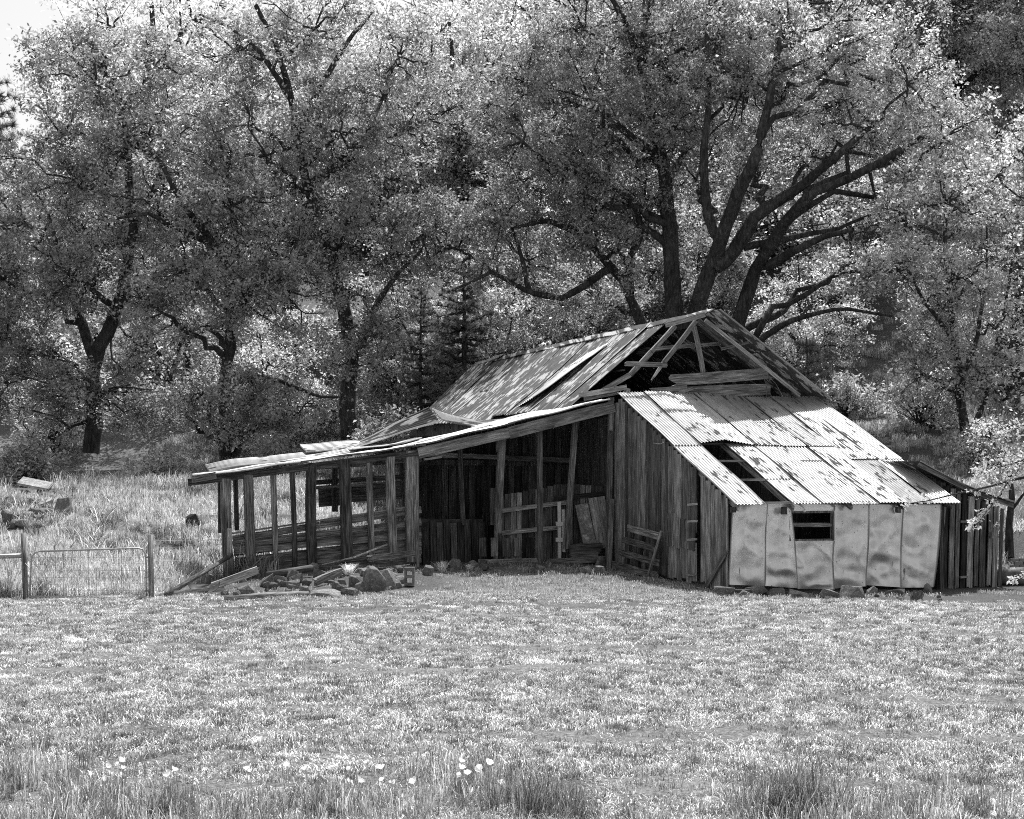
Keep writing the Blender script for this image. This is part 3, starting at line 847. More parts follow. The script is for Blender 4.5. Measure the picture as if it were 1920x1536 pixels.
# ================================================================== LOOSE THINGS ROUND THE BARN
# pallet against the shed wall
pal = empty('pallet', SP(1195, 1095, -.3), 'weathered pallet with gappy slats propped against the shed board wall', 'pallet')
def pp(name, a, b_, wpx, t, th, mat=M_DARK):
    A = SP(*a, t); Bq = SP(*b_, t)
    return plank(name, A, Bq, wpx * A.y / F, th, mat, pal, wdir=U.cross((Bq - A).normalized()), ragged=(.05, .05))
for a, b_, wpx in (((1176, 990), (1236, 1006), 13), ((1166, 1012), (1232, 1030), 12), ((1158, 1035), (1236, 1056), 12), ((1148, 1058), (1234, 1080), 13)):
    pp('slat', a, b_, wpx, -.34, .025, M_POST)
for a, b_ in (((1187, 990), (1168, 1096)), ((1208, 998), (1192, 1098)), ((1226, 1000), (1218, 1098))):
    pp('stringer', a, b_, 9, -.26, .09, M_DARK)
o = pole('wood_pole', [SP(1240, 996, -.36), SP(1226, 1044, -.43), SP(1210, 1096, -.55)], .035, M_WOOD); tag(o, 'thin round stick leaning across the pallet by the shed wall', 'pole')
o = plank('split_board', SP(1152, 1104, -.35), SP(1167, 1062, -.2), .09, .03, M_PALE, wdir=D, ragged=(.1, .1)); tag(o, 'short splintered stake leaning at the foot of the barn corner', 'board')
o = plank('long_board', BP(1141, 1088, 5.6), BP(1147, 935, 5.8), .12, .04, M_WOOD, wdir=U); tag(o, 'upright grey board leaning on the corner post of the open bay', 'board')

# white stakes and leaning boards in the bay
wg = empty('white_stake', BP(1050, 1048, 6.4), 'pair of white painted stakes joined by two cleats inside the open bay', 'stake')
for (x0, y0, x1, y1, wpx) in ((1049, 1048, 1048, 941, 6), (1057, 1036, 1056, 955, 5)):
    A, Bq = BP(x0, y0, 6.4), BP(x1, y1, 6.4); plank('stake_post', A, Bq, wpx * A.y / F, .05, M_WHITE, wg, wdir=U)
for (y) in (982, 1012):
    A, Bq = BP(1042, y, 6.34), BP(1056, y, 6.34); plank('cleat', A, Bq, .10, .04, M_WHITE, wg, wdir=Z)
for i, (x0, y0, x1, y1, wpx, mat, lab) in enumerate(((1108, 1030, 1090, 945, 26, M_CONC, 'blotchy pale panel leaning in the open bay beside the shed wall'),
                                                     (1135, 1028, 1118, 932, 34, M_PALE, 'wide plain wooden board leaning beside the blotchy panel'))):
    A, Bq = BP(x0, y0, 6.35 + .04 * i), BP(x1, y1, 6.6); o = plank('leaning_board', A, Bq, wpx * A.y / F, .03, mat, None, wdir=U); tag(o, lab, 'board')
labs = ('topmost dark plank of the short stack on the bay floor', 'second dark plank from the top of the stack on the bay floor', 'third dark plank from the top of the bay stack', 'lowest plank of the stack on the bay floor')
for i, y in enumerate((1023, 1029, 1035, 1041)):
    o = plank('stacked_plank', BP(1064 + i, y + 2, 6.3 - .03 * i), BP(1132 - i * 2, y - 1, 6.3), .12, .05, M_WOOD if i % 2 else M_DARK, None, wdir=Z, ragged=(.1, .1)); tag(o, labs[i], 'plank', 'planks stacked on the bay floor')

# rocks
def hull(seed, npts=15):
    rr = random.Random(seed); bm = bmesh.new()
    for _ in range(npts):
        v = Vector((rr.gauss(0, 1), rr.gauss(0, 1), rr.gauss(0, 1))).normalized()
        v = Vector((max(-.8, min(.8, v.x * 1.1)), max(-.8, min(.8, v.y * 1.1)), max(-.72, min(.72, v.z))))
        bm.verts.new(v * rr.uniform(.85, 1.05))
    bmesh.ops.convex_hull(bm, input=bm.verts)
    for v in [v for v in bm.verts if not v.link_faces]: bm.verts.remove(v)
    bmesh.ops.bevel(bm, geom=list(bm.edges), offset=.03, segments=1, affect='EDGES', profile=.6)
    me = bpy.data.meshes.new('rock'); bm.to_mesh(me); bm.free(); me.materials.append(M_ROCK)
    return me
ROCKS = [hull(s, 15 + (s % 3) * 5) for s in range(9)]
BIG = hull(77, 34); BIG2 = hull(78, 30)
def rock(p, w_, h_, d_, label, group, name='rock', me=None, sink=.25, cat='rock'):
    o = bpy.data.objects.new(name, me or random.choice(ROCKS)); link(o)
    o.scale = (w_ / 1.6, d_ / 1.6, h_ / 1.45)
    o.rotation_euler = (random.uniform(-.25, .25), random.uniform(-.25, .25), random.uniform(0, 6.28) if abs(w_ - d_) < .08 else random.uniform(-.3, .3))
    o.location = (p.x, p.y, p.z + h_ * (.5 - sink))
    return tag(o, label, cat, group)
def rock_px(x0, x1, y0, y1, label, group, dy=0.0, **kw):
    """rock filling the pixel box, standing on the ground there"""
    g = G((x0 + x1) / 2, y1 + 1)
    w_ = (x1 - x0) * g.y / F; h_ = (y1 - y0) * g.y / F * 1.08
    p = Vector((g.x, g.y + w_ * .3 + dy, H(g.x, g.y)))
    rock(p, w_, h_ * 1.12, w_ * .8, label, group, sink=.20, **kw)
HEAP = 'stones heaped below the lean-to posts'
for b_, l in (((678, 722, 1059, 1112), 'largest pale angular boulder of the heap below the lean-to'),
              ((704, 742, 1066, 1104), 'tall dark boulder behind the largest pale one in the heap'),
              ((666, 692, 1088, 1112), 'squat pale topped stone at the left foot of the largest boulder'),
              ((648, 680, 1078, 1104), 'rounded grey stone left of the largest boulder in the heap'),
              ((738, 762, 1078, 1094), 'flat low stone right of the big boulders near the concrete block'),
              ((585, 612, 1065, 1085), 'upright stone below the thin slanting pole in the heap'),
              ((605, 632, 1064, 1084), 'grey stone just right of the upright stone below the slanting pole'),
              ((535, 562, 1084, 1104), 'blocky stone in the middle of the heap left of the split timber'),
              ((580, 640, 1106, 1122), 'broad flat slab stone at the front edge of the heap'),
              ((640, 672, 1102, 1120), 'low brown stone at the front edge below the boulders'),
              ((485, 515, 1076, 1100), 'dark stone beside the upper end of the pale slanted plank'),
              ((440, 478, 1098, 1116), 'wide dark stone in front of the pale slanted plank'),
              ((412, 428, 1106, 1116), 'small round stone beside the iron scoop')):
    rock_px(*b_, l, HEAP, me=BIG if b_[1] - b_[0] > 40 else (BIG2 if b_[1] - b_[0] > 30 else None))
for k in range(60):
    x = random.uniform(430, 752); y = random.uniform(1074, 1122) - (x - 430) * .02
    s = random.uniform(9, 27)
    rock_px(x - s / 2, x + s / 2, y - s * .75, y, ('small grey stone at the left end of the rubble heap behind the log' if x < 540 else 'small grey stone in the middle of the rubble heap below the lean-to' if x < 650 else 'small grey stone at the right of the rubble heap around the boulders'), 'small stones of the heap')
for b_, l in (((1575, 1625, 1097, 1122), 'biggest rounded foundation stone under the metal cladding'),
              ((1538, 1578, 1104, 1122), 'second foundation stone left of the biggest one under the cladding'),
              ((1625, 1650, 1098, 1118), 'upright dark foundation stone right of the biggest one'),
              ((1340, 1382, 1096, 1118), 'large foundation stone below the left corner of the metal cladding'),
              ((1385, 1408, 1106, 1120), 'pointed pale stone near the left corner of the cladding'),
              ((1395, 1440, 1098, 1114), 'wide low stone right of the pointed pale stone'),
              ((1660, 1700, 1104, 1118), 'long flat stone below the right part of the cladding'),
              ((1705, 1735, 1106, 1128), 'loose block lying in the dirt near the right cladding edge'),
              ((1732, 1752, 1094, 1112), 'square block under the right end of the metal cladding'),
              ((1440, 1475, 1104, 1118), 'low stone under the second cladding sheet'),
              ((1480, 1520, 1108, 1120), 'flat stone under the window of the metal shed')):
    rock_px(*b_, l, 'foundation stones of the metal shed')
for k in range(22):
    x = random.uniform(1345, 1770); s = random.uniform(5, 12); y = random.uniform(1108, 1127)
    rock_px(x - s / 2, x + s / 2, y - s * .6, y, ('small stone in the dirt below the left cladding sheets' if x < 1500 else 'small stone in the dirt below the middle cladding sheets' if x < 1630 else 'small stone in the dirt below the right cladding sheets'), 'small stones before the metal shed')
for b_, l in (((1115, 1136, 1043, 1060), 'round stone under the right end of the bay sill'), ((1090, 1112, 1060, 1076), 'stone at the right edge of the open bay'), ((1112, 1140, 1060, 1078), 'wide stone beside the corner of the open bay'),
              ((990, 1006, 1062, 1074), 'dark stone under the middle of the bay sill'), ((1002, 1022, 1058, 1072), 'taller stone under the middle of the bay sill'), ((875, 895, 1050, 1064), 'stone at the left end of the bay sill'),
              ((826, 840, 1052, 1066), 'small stone by the dry weeds at the left of the bay'), ((790, 815, 1060, 1078), 'grey stone at the foot of the corner post right of the concrete block'), ((838, 866, 1046, 1066), 'broad dark stone in the earth at the left of the bay'), ((858, 880, 1034, 1050), 'stone on top of the earth heap in the left of the bay'),
              ((895, 918, 1058, 1070), 'half buried stone before the left end of the bay sill'), ((1006, 1020, 1004, 1040), 'rounded upright boulder standing on the bay floor')):
    rock_px(*b_, l, 'stones at the open bay')
for k in range(16):
    x = random.uniform(792, 925); s = random.uniform(7, 17); y = random.uniform(1040, 1072) + max(0, 860 - x) * .06
    rock_px(x - s / 2, x + s / 2, y - s * .7, y, 'small stone in the earth heap at the left of the open bay', 'small stones at the open bay')
# heap on the hillside at the far left
for b_, l in (((0, 30, 925, 948), 'rounded boulder at the left picture edge in the hillside rubble'), ((5, 48, 932, 950), 'flat topped stone in the hillside rubble'), ((48, 80, 950, 974), 'pale pointed stone in the middle of the hillside rubble'),
              ((0, 24, 950, 985), 'dark tall stone low in the hillside rubble'), ((90, 135, 930, 972), 'large bushy looking dark boulder at the right of the hillside rubble'), ((22, 60, 972, 990), 'low stone at the bottom of the hillside rubble')):
    rock_px(*b_, l, 'rubble on the left hillside')
for k in range(48):
    x = random.uniform(0, 150) * random.uniform(.6, 1); y = random.uniform(928, 992); s = random.uniform(12, 32)
    rock_px(x - s / 2, x + s / 2, y - s * .6, y, ('small stone high in the rubble heap on the left hillside' if y < 960 else 'small stone low in the rubble heap on the left hillside'), 'small stones of the hillside rubble')
g = G(66, 930)
m = Matrix.Translation(g + Z * .38) @ Matrix.Rotation(R(11), 4, 'Y') @ Matrix.Rotation(R(24), 4, 'X')
o = boxmesh('concrete_slab', [(-.5, -.26, -.05, .5, .26, .05)], M_CONC, None, m); tag(o, 'pale flat slab lying tilted on top of the hillside rubble', 'slab')
bm = bmesh.new(); bm.from_mesh(o.data); bmesh.ops.bevel(bm, geom=list(bm.edges), offset=.02, segments=2, affect='EDGES'); bm.to_mesh(o.data); bm.free()
for v_ in o.data.vertices: v_.co += Vector((random.uniform(-1, 1), random.uniform(-1, 1), random.uniform(-1, 1))) * .012
o = plank('old_timber', G(72, 962) + Z * .2, G(98, 958) + Z * .3, .1, .08, M_PALE); tag(o, 'short pale timber end poking out of the hillside rubble', 'timber')
g = G(362, 990)
rock(g + Z * .1, .38, .36, .3, 'dark hollow stump like lump on the grassy bank behind the fence', None, 'stump', cat='stump').data = (lambda me: (me.materials.clear(), me.materials.append(M_BARK), me)[2])(hull(40))

# timbers of the heap
def gz(x, y, up=0): return G(x, y) + Z * up
o = pole('leaning_pole', [gz(312, 1119, .03), W(372, 1079, 32.5), W(434, 1041, 34.6)], [.055, .053, .05], M_POST); tag(o, 'thick round pole leaning from the grass up to the end post of the lean-to', 'pole')
o = plank('slanted_plank', gz(392, 1108, .06), W(486, 1068, 33.2), .17, .04, M_PALE, wdir=Z, ragged=(.05, .12)); tag(o, 'wide pale plank slanting up out of the rock heap', 'plank')
o = pole('thin_pole', [gz(604, 1072, .15), W(665, 1045, 34.6), W(726, 1021, 35.4)], .024, M_PALE); tag(o, 'thin pale pole slanting across the lean-to wall above the stones', 'pole')
o = pole('log', [gz(422, 1128, .05), gz(500, 1124, .07), gz(578, 1122, .07)], [.05, .07, .075], M_WOOD); tag(o, 'weathered log lying on the grass before the rock heap', 'log')
o = pole('fallen_timber', [gz(500, 1092, .14), gz(585, 1082, .2)], [.09, .08], M_DARK); tag(o, 'dark rotten beam lying on the mound behind the stones', 'timber')
o = plank('split_timber', gz(588, 1102, .10), gz(642, 1090, .22), .16, .07, M_WOOD, wdir=Z, ragged=(.12, .12)); tag(o, 'split grey timber among the stones left of the boulders', 'timber')
o = plank('old_beam', gz(690, 1072, .30), gz(776, 1064, .34), .14, .12, M_WOOD, wdir=Z, ragged=(.1, .05)); tag(o, 'dark beam bridging the stones below the last lean-to posts', 'beam')
o = plank('flat_board', gz(310, 1118, .04), gz(420, 1108, .06), .10, .03, M_PALE, wdir=Z); tag(o, 'thin pale board lying behind the iron scoop', 'board')
for i, (x0, y0, x1, y1, l) in enumerate(((1280, 1114, 1352, 1128, 'long splintered board lying in the dirt before the plank door'), (1248, 1118, 1284, 1124, 'short pale board end on the grass before the shed wall'), (1640, 1108, 1690, 1126, 'thin bare stick lying below the right cladding sheets'))):
    o = plank('fallen_board', gz(x0, y0, .03), gz(x1, y1, .03), .10 if i < 2 else .03, .03, M_WOOD if i != 1 else M_PALE, wdir=U.cross(Z), ragged=(.15, .15)); tag(o, l, 'board')
# iron scoop: a shallow half dish with a lug
g = gz(382, 1114)
n = 14; V = []; Fc = []
for j in range(5):
    f = j / 4
    for i in range(n + 1):
        a = math.pi + math.pi * i / n
        V.append((.34 * math.cos(a) * (1 - .15 * f), .16 * f, .24 * math.sin(a) * (1 - .5 * f ** 2) + .24))
for j in range(4):
    for i in range(n):
        p = j * (n + 1) + i; Fc.append((p, p + 1, p + n + 2, p + n + 1))
V2 = [(x, y + .012, z + .012) for x, y, z in V]; off = len(V)
Fc += [tuple(off + q for q in f[::-1]) for f in Fc]
sc_ = empty('iron_scoop', g, 'rounded dark iron scoop with a stubby lug resting at the heap edge', 'scoop')
meshobj('bowl', V + V2, Fc, M_SCOOP, sc_, True)
pole('lug', [g + Vector((.08, .1, .2)), g + Vector((.1, .1, .33)), g + Vector((.13, .1, .40))], [.05, .04, .055], M_SCOOP, sc_, 8)
# concrete block
g = gz(770, 1096)
cb = boxmesh('concrete_block', [(-.2, -.11, 0, .2, -.06, .2), (-.2, .06, 0, .2, .11, .2), (-.2, -.06, 0, -.14, .06, .2), (-.03, -.06, 0, .03, .06, .2), (.14, -.06, 0, .2, .06, .2)], M_ROCK, None, Matrix.Translation(g + Vector((.0, -.25, .2))) @ Matrix.Rotation(R(90), 4, 'X') @ Matrix.Rotation(R(90), 4, 'Z'))
tag(cb, 'hollow concrete block on end under the corner post of the lean-to', 'block')

# drum and bricks at the right
g = gz(1890, 1098)
dr = empty('drum', g, 'rusty barrel lying on its side right of the wooden shed', 'barrel')
A = g + Vector((-.28, .15, .22)); Bq = g + Vector((.42, .05, .22))
pts = [A + (Bq - A) * f for f in (0, .02, .3, .32, .34, .64, .66, .68, .98, 1)]
pole('barrel_body', pts, [.21, .22, .22, .232, .22, .22, .232, .22, .22, .21], M_DRUM, dr, 20)
bs = empty('brick_stack', gz(1925, 1080), 'small stack of light bricks at the right picture edge', 'bricks')
bme = None
for r_ in range(5):
    for c_ in range(4):
        p = gz(1925, 1080) + Vector((-.28 + c_ * .22 + (.1 if r_ % 2 else 0), .1, .05 + r_ * .085))
        if bme is None:
            o = boxmesh('brick', [(-.1, -.05, -.037, .1, .05, .037)], M_BRICK, bs); bme = o.data
        else:
            o = bpy.data.objects.new('brick', bme); link(o, bs)
        o.location = p - bs.location; o.rotation_euler = (0, 0, random.uniform(-.06, .06))

# ---- fence and gate at the left
FY = 30.0
def fpole(name, x, y0, y1, r, label, lean=0):
    a = gz(x + lean, y1); o = pole(name, [a - Z * .05, W(x, y0, a.y)], r, M_POST, None, 12); tag(o, label, 'fence post', 'round fence posts'); return a
a1 = fpole('fence_post', 44, 1000, 1124, .055, 'round fence post on the left side of the pipe gate', 4)
a2 = fpole('fence_post', 282, 1003, 1121, .055, 'round fence post on the right side of the pipe gate', 2)
o = pole('fence_rail', [W(-60, 1046, a1.y), W(44, 1042, a1.y)], [.05, .045], M_TUBE); tag(o, 'horizontal round rail running left from the gate post', 'rail')
o = pole('fence_post', [gz(433, 1086), W(430, 992, 34.4)], [.07, .055], M_PALE); tag(o, 'short pale round stub beside the first lean-to post', 'fence post')
gate = empty('gate', gz(165, 1123), 'low metal pipe gate with rounded top corners and wire mesh', 'gate')
gy_ = a2.y - .05
def gl(x, y): return W(x, y, gy_)
loop = [gl(56, 1118), gl(58, 1060), gl(60, 1044), gl(66, 1036), gl(76, 1034), gl(165, 1031), gl(258, 1028), gl(267, 1030), gl(272, 1038), gl(274, 1060), gl(275, 1118)]
pole('gate_frame', loop, .019, M_TUBE, gate, 8)
pole('gate_bottom_tube', [gl(58, 1119), gl(274, 1119)], .016, M_TUBE, gate, 8)
Vw = []; Fw = []; off = 0
for i in range(1, 14):
    x = 57 + i * 15.5; v_, f_ = tube_arrays([gl(x, 1119), gl(x + .5, 1032)], [.0036] * 2, 3, off=off); Vw.append(v_); Fw.append(f_); off += len(v_)
for j in range(1, 7):
    y = 1032 + j * 12.5; v_, f_ = tube_arrays([gl(58, y + 1), gl(273, y)], [.0036] * 2, 3, off=off); Vw.append(v_); Fw.append(f_); off += len(v_)
me = npmesh('wire_mesh', np.concatenate(Vw) - np.array(gate.location), np.concatenate(Fw), M_WIRE); link(bpy.data.objects.new('wire_mesh', me), gate)
pole('latch', [gl(47, 1056), gl(57, 1068), gl(62, 1062)], .008, M_WIRE, gate, 5)
for yy_ in (1045, 1108): pole('hinge', [gl(272, yy_), gl(281, yy_)], .018, M_WIRE, gate, 6)
for k, (yl, yr, l) in enumerate(((1014, 1010, 'upper wire strand from gate post to lean-to'), (1027, 1020, 'second wire strand from gate post to lean-to'), (1052, 1046, 'third wire strand from gate post to lean-to'), (1085, 1074, 'lowest wire strand from gate post to lean-to'))):
    pA_, pB_ = W(282, yl, a2.y), W(424, yr, 34.6)
    o = pole('fence_wire', [pA_, (pA_ + pB_) / 2 - Z * .03, pB_], .004, M_WIRE, None, 4); tag(o, l, 'wire', 'fence wires')

# ================================================================== VEGETATION
def leaves_np(centers, axis, n_per, sig, lsize, rng, up=.6, aspect=.55):
    """n_per leaf quads round every clump centre"""
    K = len(centers); Nn = K * n_per
    c = np.repeat(centers, n_per, 0)
    ax = np.repeat(axis, n_per, 0)
    off = np.clip(rng.normal(size=(Nn, 3)), -1.7, 1.7) * np.array(sig) * np.repeat(rng.uniform(.6, 1.35, (K, 1)), n_per, 0)
    pos = c + off - ax * (rng.random((Nn, 1)) ** 3) * .5
    nr = rng.normal(size=(Nn, 3)); nr[:, 2] += up * 2 * 0.7
    nr /= np.linalg.norm(nr, axis=1)[:, None]
    d = rng.normal(size=(Nn, 3)); d[:, 2] -= .25
    d -= nr * np.sum(d * nr, 1)[:, None]; d /= np.linalg.norm(d, axis=1)[:, None] + 1e-9
    s = np.cross(nr, d)
    L = (lsize * rng.uniform(.5, 1.3, (Nn, 1))); Wd = L * aspect * .5
    fold = nr * L * rng.uniform(.05, .2, (Nn, 1))
    V = np.stack([pos, pos + d * L * .5 + s * Wd + fold, pos + d * L, pos + d * L * .5 - s * Wd + fold], 1).reshape(-1, 3)
    i = np.arange(Nn)[:, None] * 4
    Fq = i + np.array([[0, 1, 2, 3]])
    return V, Fq
def kmeans(P, k, rng, it=5):
    k = max(1, min(k, len(P)))
    C = P[rng.choice(len(P), k, replace=False)]
    for _ in range(it):
        lab = np.argmin(((P[:, None] - C[None]) ** 2).sum(-1), 1)
        for j in range(k):
            if (lab == j).any(): C[j] = P[lab == j].mean(0)
    return lab, C
def curve(p0, p1, p2, n, rng, wig):
    f = np.linspace(0, 1, n)[:, None]
    P = p0 * (1 - f) ** 2 + 2 * p1 * f * (1 - f) + p2 * f ** 2
    L = np.linalg.norm(p2 - p0)
    w_ = rng.normal(size=(n, 3)) * wig * L; w_[0] = 0; w_[-1] *= .3
    return P + w_
def resample(pts, n):
    P = np.asarray(pts, float); d = np.r_[0, np.cumsum(np.linalg.norm(np.diff(P, axis=0), axis=1))]
    s = np.linspace(0, d[-1], n)
    return np.stack([np.interp(s, d, P[:, k]) for k in range(3)], -1)
def tree_meshes(seed, stems, env, nclump, nleaf, lsize=.15, sig=(.23, .23, .15), mat=None, M=13, gap=.60, low=.0, nfreq=.55):
    """stems: list of (points, r0, r1) in local metres. env: list of (centre, radii, weight). returns (wood mesh, branch mesh, crown mesh)"""
    rng = np.random.default_rng(seed)
    Vt, Ft, off = [], [], 0
    Vb, Fb, offb = [], [], 0
    nodes = []; nrad = []
    for (pts, r0, r1) in stems:
        n = max(6, int(len(pts) * 3))
        P = resample(pts, n)
        P[1:-1] += rng.normal(size=(n - 2, 3)) * .03 * np.linalg.norm(P[-1] - P[0]) / n
        r = np.linspace(r0, r1, n) * rng.uniform(.92, 1.08, n)
        v, f = tube_arrays(P, r, 9, off=off); Vt.append(v); Ft.append(f); off += len(v)
        nodes.append(P); nrad.append(r)
    NP = np.concatenate(nodes); NR = np.concatenate(nrad)
    # clump centres
    cl = []
    wsum = sum(e[2] for e in env)
    for (c, rad, wt) in env:
        want = int(nclump * wt / wsum); tries = 0
        got = []
        while len(got) < want and tries < want * 30:
            tries += 1
            v = rng.normal(size=3); v /= np.linalg.norm(v)
            rr = rng.random() ** .42
            p = np.array(c) + v * rr * np.array(rad)
            nz = noise.noise(Vector(p) * nfreq + Vector((seed * 3.3, 0, 0)))
            if nz < gap - .62 and rng.random() < .90: continue
            if p[2] < low: continue
            got.append(p)
        cl += got
    cl = np.array(cl)
    lab, C = kmeans(cl, M, rng)
    axis = np.zeros_like(cl)
    for j in range(len(C)):
        mem = np.where(lab == j)[0]
        if len(mem) == 0: continue
        c = C[j]
        dxy = np.linalg.norm(NP[:, :2] - c[:2], axis=1)
        score = np.abs(NP[:, 2] - (c[2] - .55 * dxy)) + .35 * dxy - NR * 2
        k = int(np.argmin(score)); p0 = NP[k]; r0 = min(NR[k] * .62, .17)
        mid = p0 * .45 + c * .55; mid[2] += .10 * np.linalg.norm(c - p0) * rng.uniform(-.4, 1.2)
        P = curve(p0, mid, c, 9, rng, .035)
        v, f = tube_arrays(P, np.linspace(r0, .045, 9), 7, off=off); Vt.append(v); Ft.append(f); off += len(v)
        sl_, SC_ = kmeans(cl[mem], max(2, len(mem) // 9), rng, 3)
        for q in range(len(SC_)):
            m2 = mem[sl_ == q]
            if len(m2) == 0: continue
            s = SC_[q]
            kk = int(np.argmin(np.linalg.norm(P[2:] - s, axis=1) + np.arange(7)[::-1] * .12)) + 2
            kk = max(2, kk - 1)
            p0b = P[kk]; md = p0b * .5 + s * .5 + rng.normal(size=3) * .12 * np.linalg.norm(s - p0b)
            Pb = curve(p0b, md, s, 6, rng, .05)
            v, f = tube_arrays(Pb, np.linspace(.05, .020, 6), 5, off=offb); Vb.append(v); Fb.append(f); offb += len(v)
            for ci in m2:
                e = cl[ci]; ks = int(np.argmin(np.linalg.norm(Pb - e, axis=1))); ks = max(1, ks - 1)
                p0t = Pb[ks]; L = e - p0t
                Pt = curve(p0t, p0t * .5 + e * .5 + rng.normal(size=3) * .15 * np.linalg.norm(L), e, 4, rng, .06)
                v, f = tube_arrays(Pt, (.016, .013, .010, .006), 3, off=offb); Vb.append(v); Fb.append(f); offb += len(v)
                ln = np.linalg.norm(L) + 1e-6; axis[ci] = L / ln * min(ln, 1.2)
    wood_me = npmesh('trunk', np.concatenate(Vt), np.concatenate(Ft), M_BARK, True)
    br_me = npmesh('branches', np.concatenate(Vb), np.concatenate(Fb), M_BARK, True)
    V, Fq = leaves_np(cl, axis, nleaf, sig, lsize, rng)
    cr_me = npmesh('crown', V, Fq, mat or M_LEAF)
    return wood_me, br_me, cr_me
def put_tree(name, meshes, base, label, group, rz=0, sc=1.0, cat='tree'):
    r = empty(name, base, label, cat, group)
    for nm, me in zip(('trunk', 'branches', 'crown'), meshes):
        o = bpy.data.objects.new(nm, me); link(o, r)
    r.rotation_euler = (0, 0, rz); r.scale = (sc, sc, sc)
    return r

def stems_px(base, lst):
    """stems traced in the photograph, each pixel with a depth offset from the tree's base"""
    out = []
    for (pts, r0, r1) in lst:
        out.append(([tuple(W(x, y, base.y + dy) - base) for (x, y, dy) in pts], r0, r1))
    return out
def env_px(base, lst):
    out = []
    for (x, y, dy, rx, ry, rz, wt) in lst:
        c = W(x, y, base.y + dy) - base
        out.append((tuple(c), (rx, ry, rz), wt))
    return out
def base_at(px, y):
    x = (px - 960) / F * y
    return Vector((x, y, H(x, y) - .15))

GRP = 'oak trees behind the barn'
# --- the many-stemmed oak above the gable
b = base_at(1385, 60)
bl = (1392, 800, 0)
st = stems_px(b, [
    ([bl, (1345, 690, 0), (1305, 585, 0), (1335, 495, -.8), (1350, 455, -1.4), (1385, 360, -2.4), (1415, 300, -3), (1440, 200, -2.5), (1460, 90, -2)], .46, .12),
    ([(1340, 500, -.8), (1372, 480, -1), (1420, 400, -1.4), (1487, 360, -1.8), (1560, 300, -2), (1640, 230, -2)], .33, .10),
    ([bl, (1375, 640, .3), (1413, 513, 0), (1465, 425, -1.5), (1520, 362, -3), (1600, 332, -4), (1690, 280, -4)], .40, .12),
    ([(1440, 500, -.3), (1490, 470, -2), (1547, 442, -3), (1600, 430, -4)], .23, .07),
    ([(1395, 464, .5), (1460, 450, .5), (1567, 430, 1), (1640, 400, 1)], .17, .05),
    ([(1350, 455, -1), (1325, 400, -1), (1318, 300, -1), (1330, 180, -1), (1325, 60, -1)], .22, .07),
    ([bl, (1420, 640, -1), (1480, 602, -2.5), (1533, 587, -3.2), (1580, 577, -3.6), (1673, 593, -4)], .20, .04),
])
en = env_px(b, [(1480, 150, 1, 6.0, 4.5, 3.6, 4), (1680, 240, 0, 4.0, 4, 3.0, 2.4), (1350, 110, 1, 4, 4.5, 4.0, 2), (1520, 50, 0, 6, 5, 3, 2), (1640, 500, 2, 2.4, 2.5, 1.2, .3), (1400, 330, 4, 4.2, 2.2, 2.6, 1.0)])
T_FAN = tree_meshes(11, st, en, 1480, 42, .165, M=20)
put_tree('oak_tree', T_FAN, b, 'many stemmed oak fanning out rightwards above the barn gable', GRP)

# --- upright oak left of it
b = base_at(1262, 62)
st = stems_px(b, [([(1262, 800, 0), (1266, 690, 0), (1264, 590, 0), (1258, 450, 0), (1246, 330, 0), (1225, 220, 0), (1208, 140, 0), (1212, 20, 0), (1220, -80, 0)], .46, .12),
                  ([(1208, 140, 0), (1180, 60, -1), (1150, 0, -1), (1110, -50, -1)], .20, .07), ([(1250, 350, 0), (1290, 270, 1), (1310, 200, 1)], .18, .06)])
en = env_px(b, [(1170, 90, 0, 5.5, 5, 4, 3), (1120, 280, -1, 5.0, 4.5, 3.2, 3), (1250, 0, 0, 4, 4, 3, 1.5), (1010, 180, 0, 3.6, 3.5, 3, 1.5), (1190, 370, 1, 2.6, 3, 1.6, .8)])
T_UP = tree_meshes(12, st, en, 1269, 42, .165, M=16)
put_tree('oak_tree', T_UP, b, 'tall straight trunked oak rising just behind the ridge of the barn', GRP)

# --- forked oak
b = base_at(1200, 64)
st = stems_px(b, [([(1205, 800, 0), (1207, 620, 0), (1170, 530, 0), (1140, 495, -.5), (1090, 440, -1), (1027, 413, -2), (960, 428, -3)], .34, .06),
                  ([(1180, 550, 0), (1182, 480, .5), (1213, 420, 1), (1230, 350, 1)], .22, .08),
                  ([(1150, 500, -.5), (1060, 560, -1.5), (993, 550, -2), (923, 510, -3), (853, 542, -3.5)], .18, .05), ([(993, 550, -2), (975, 470, -2), (950, 400, -2)], .12, .05)])
en = env_px(b, [(1010, 400, -1, 5.2, 4.0, 2.6, 3), (880, 450, -2, 3.5, 3, 2.4, 1.6), (1090, 530, 0, 3, 3, 1.6, 1), (1120, 330, 0, 4, 4, 2.4, 1.5)])
T_FORK = tree_meshes(13, st, en, 789, 42, .165, M=13)
put_tree('oak_tree', T_FORK, b, 'forked leaning oak whose arching limbs reach left over the barn roof', GRP)

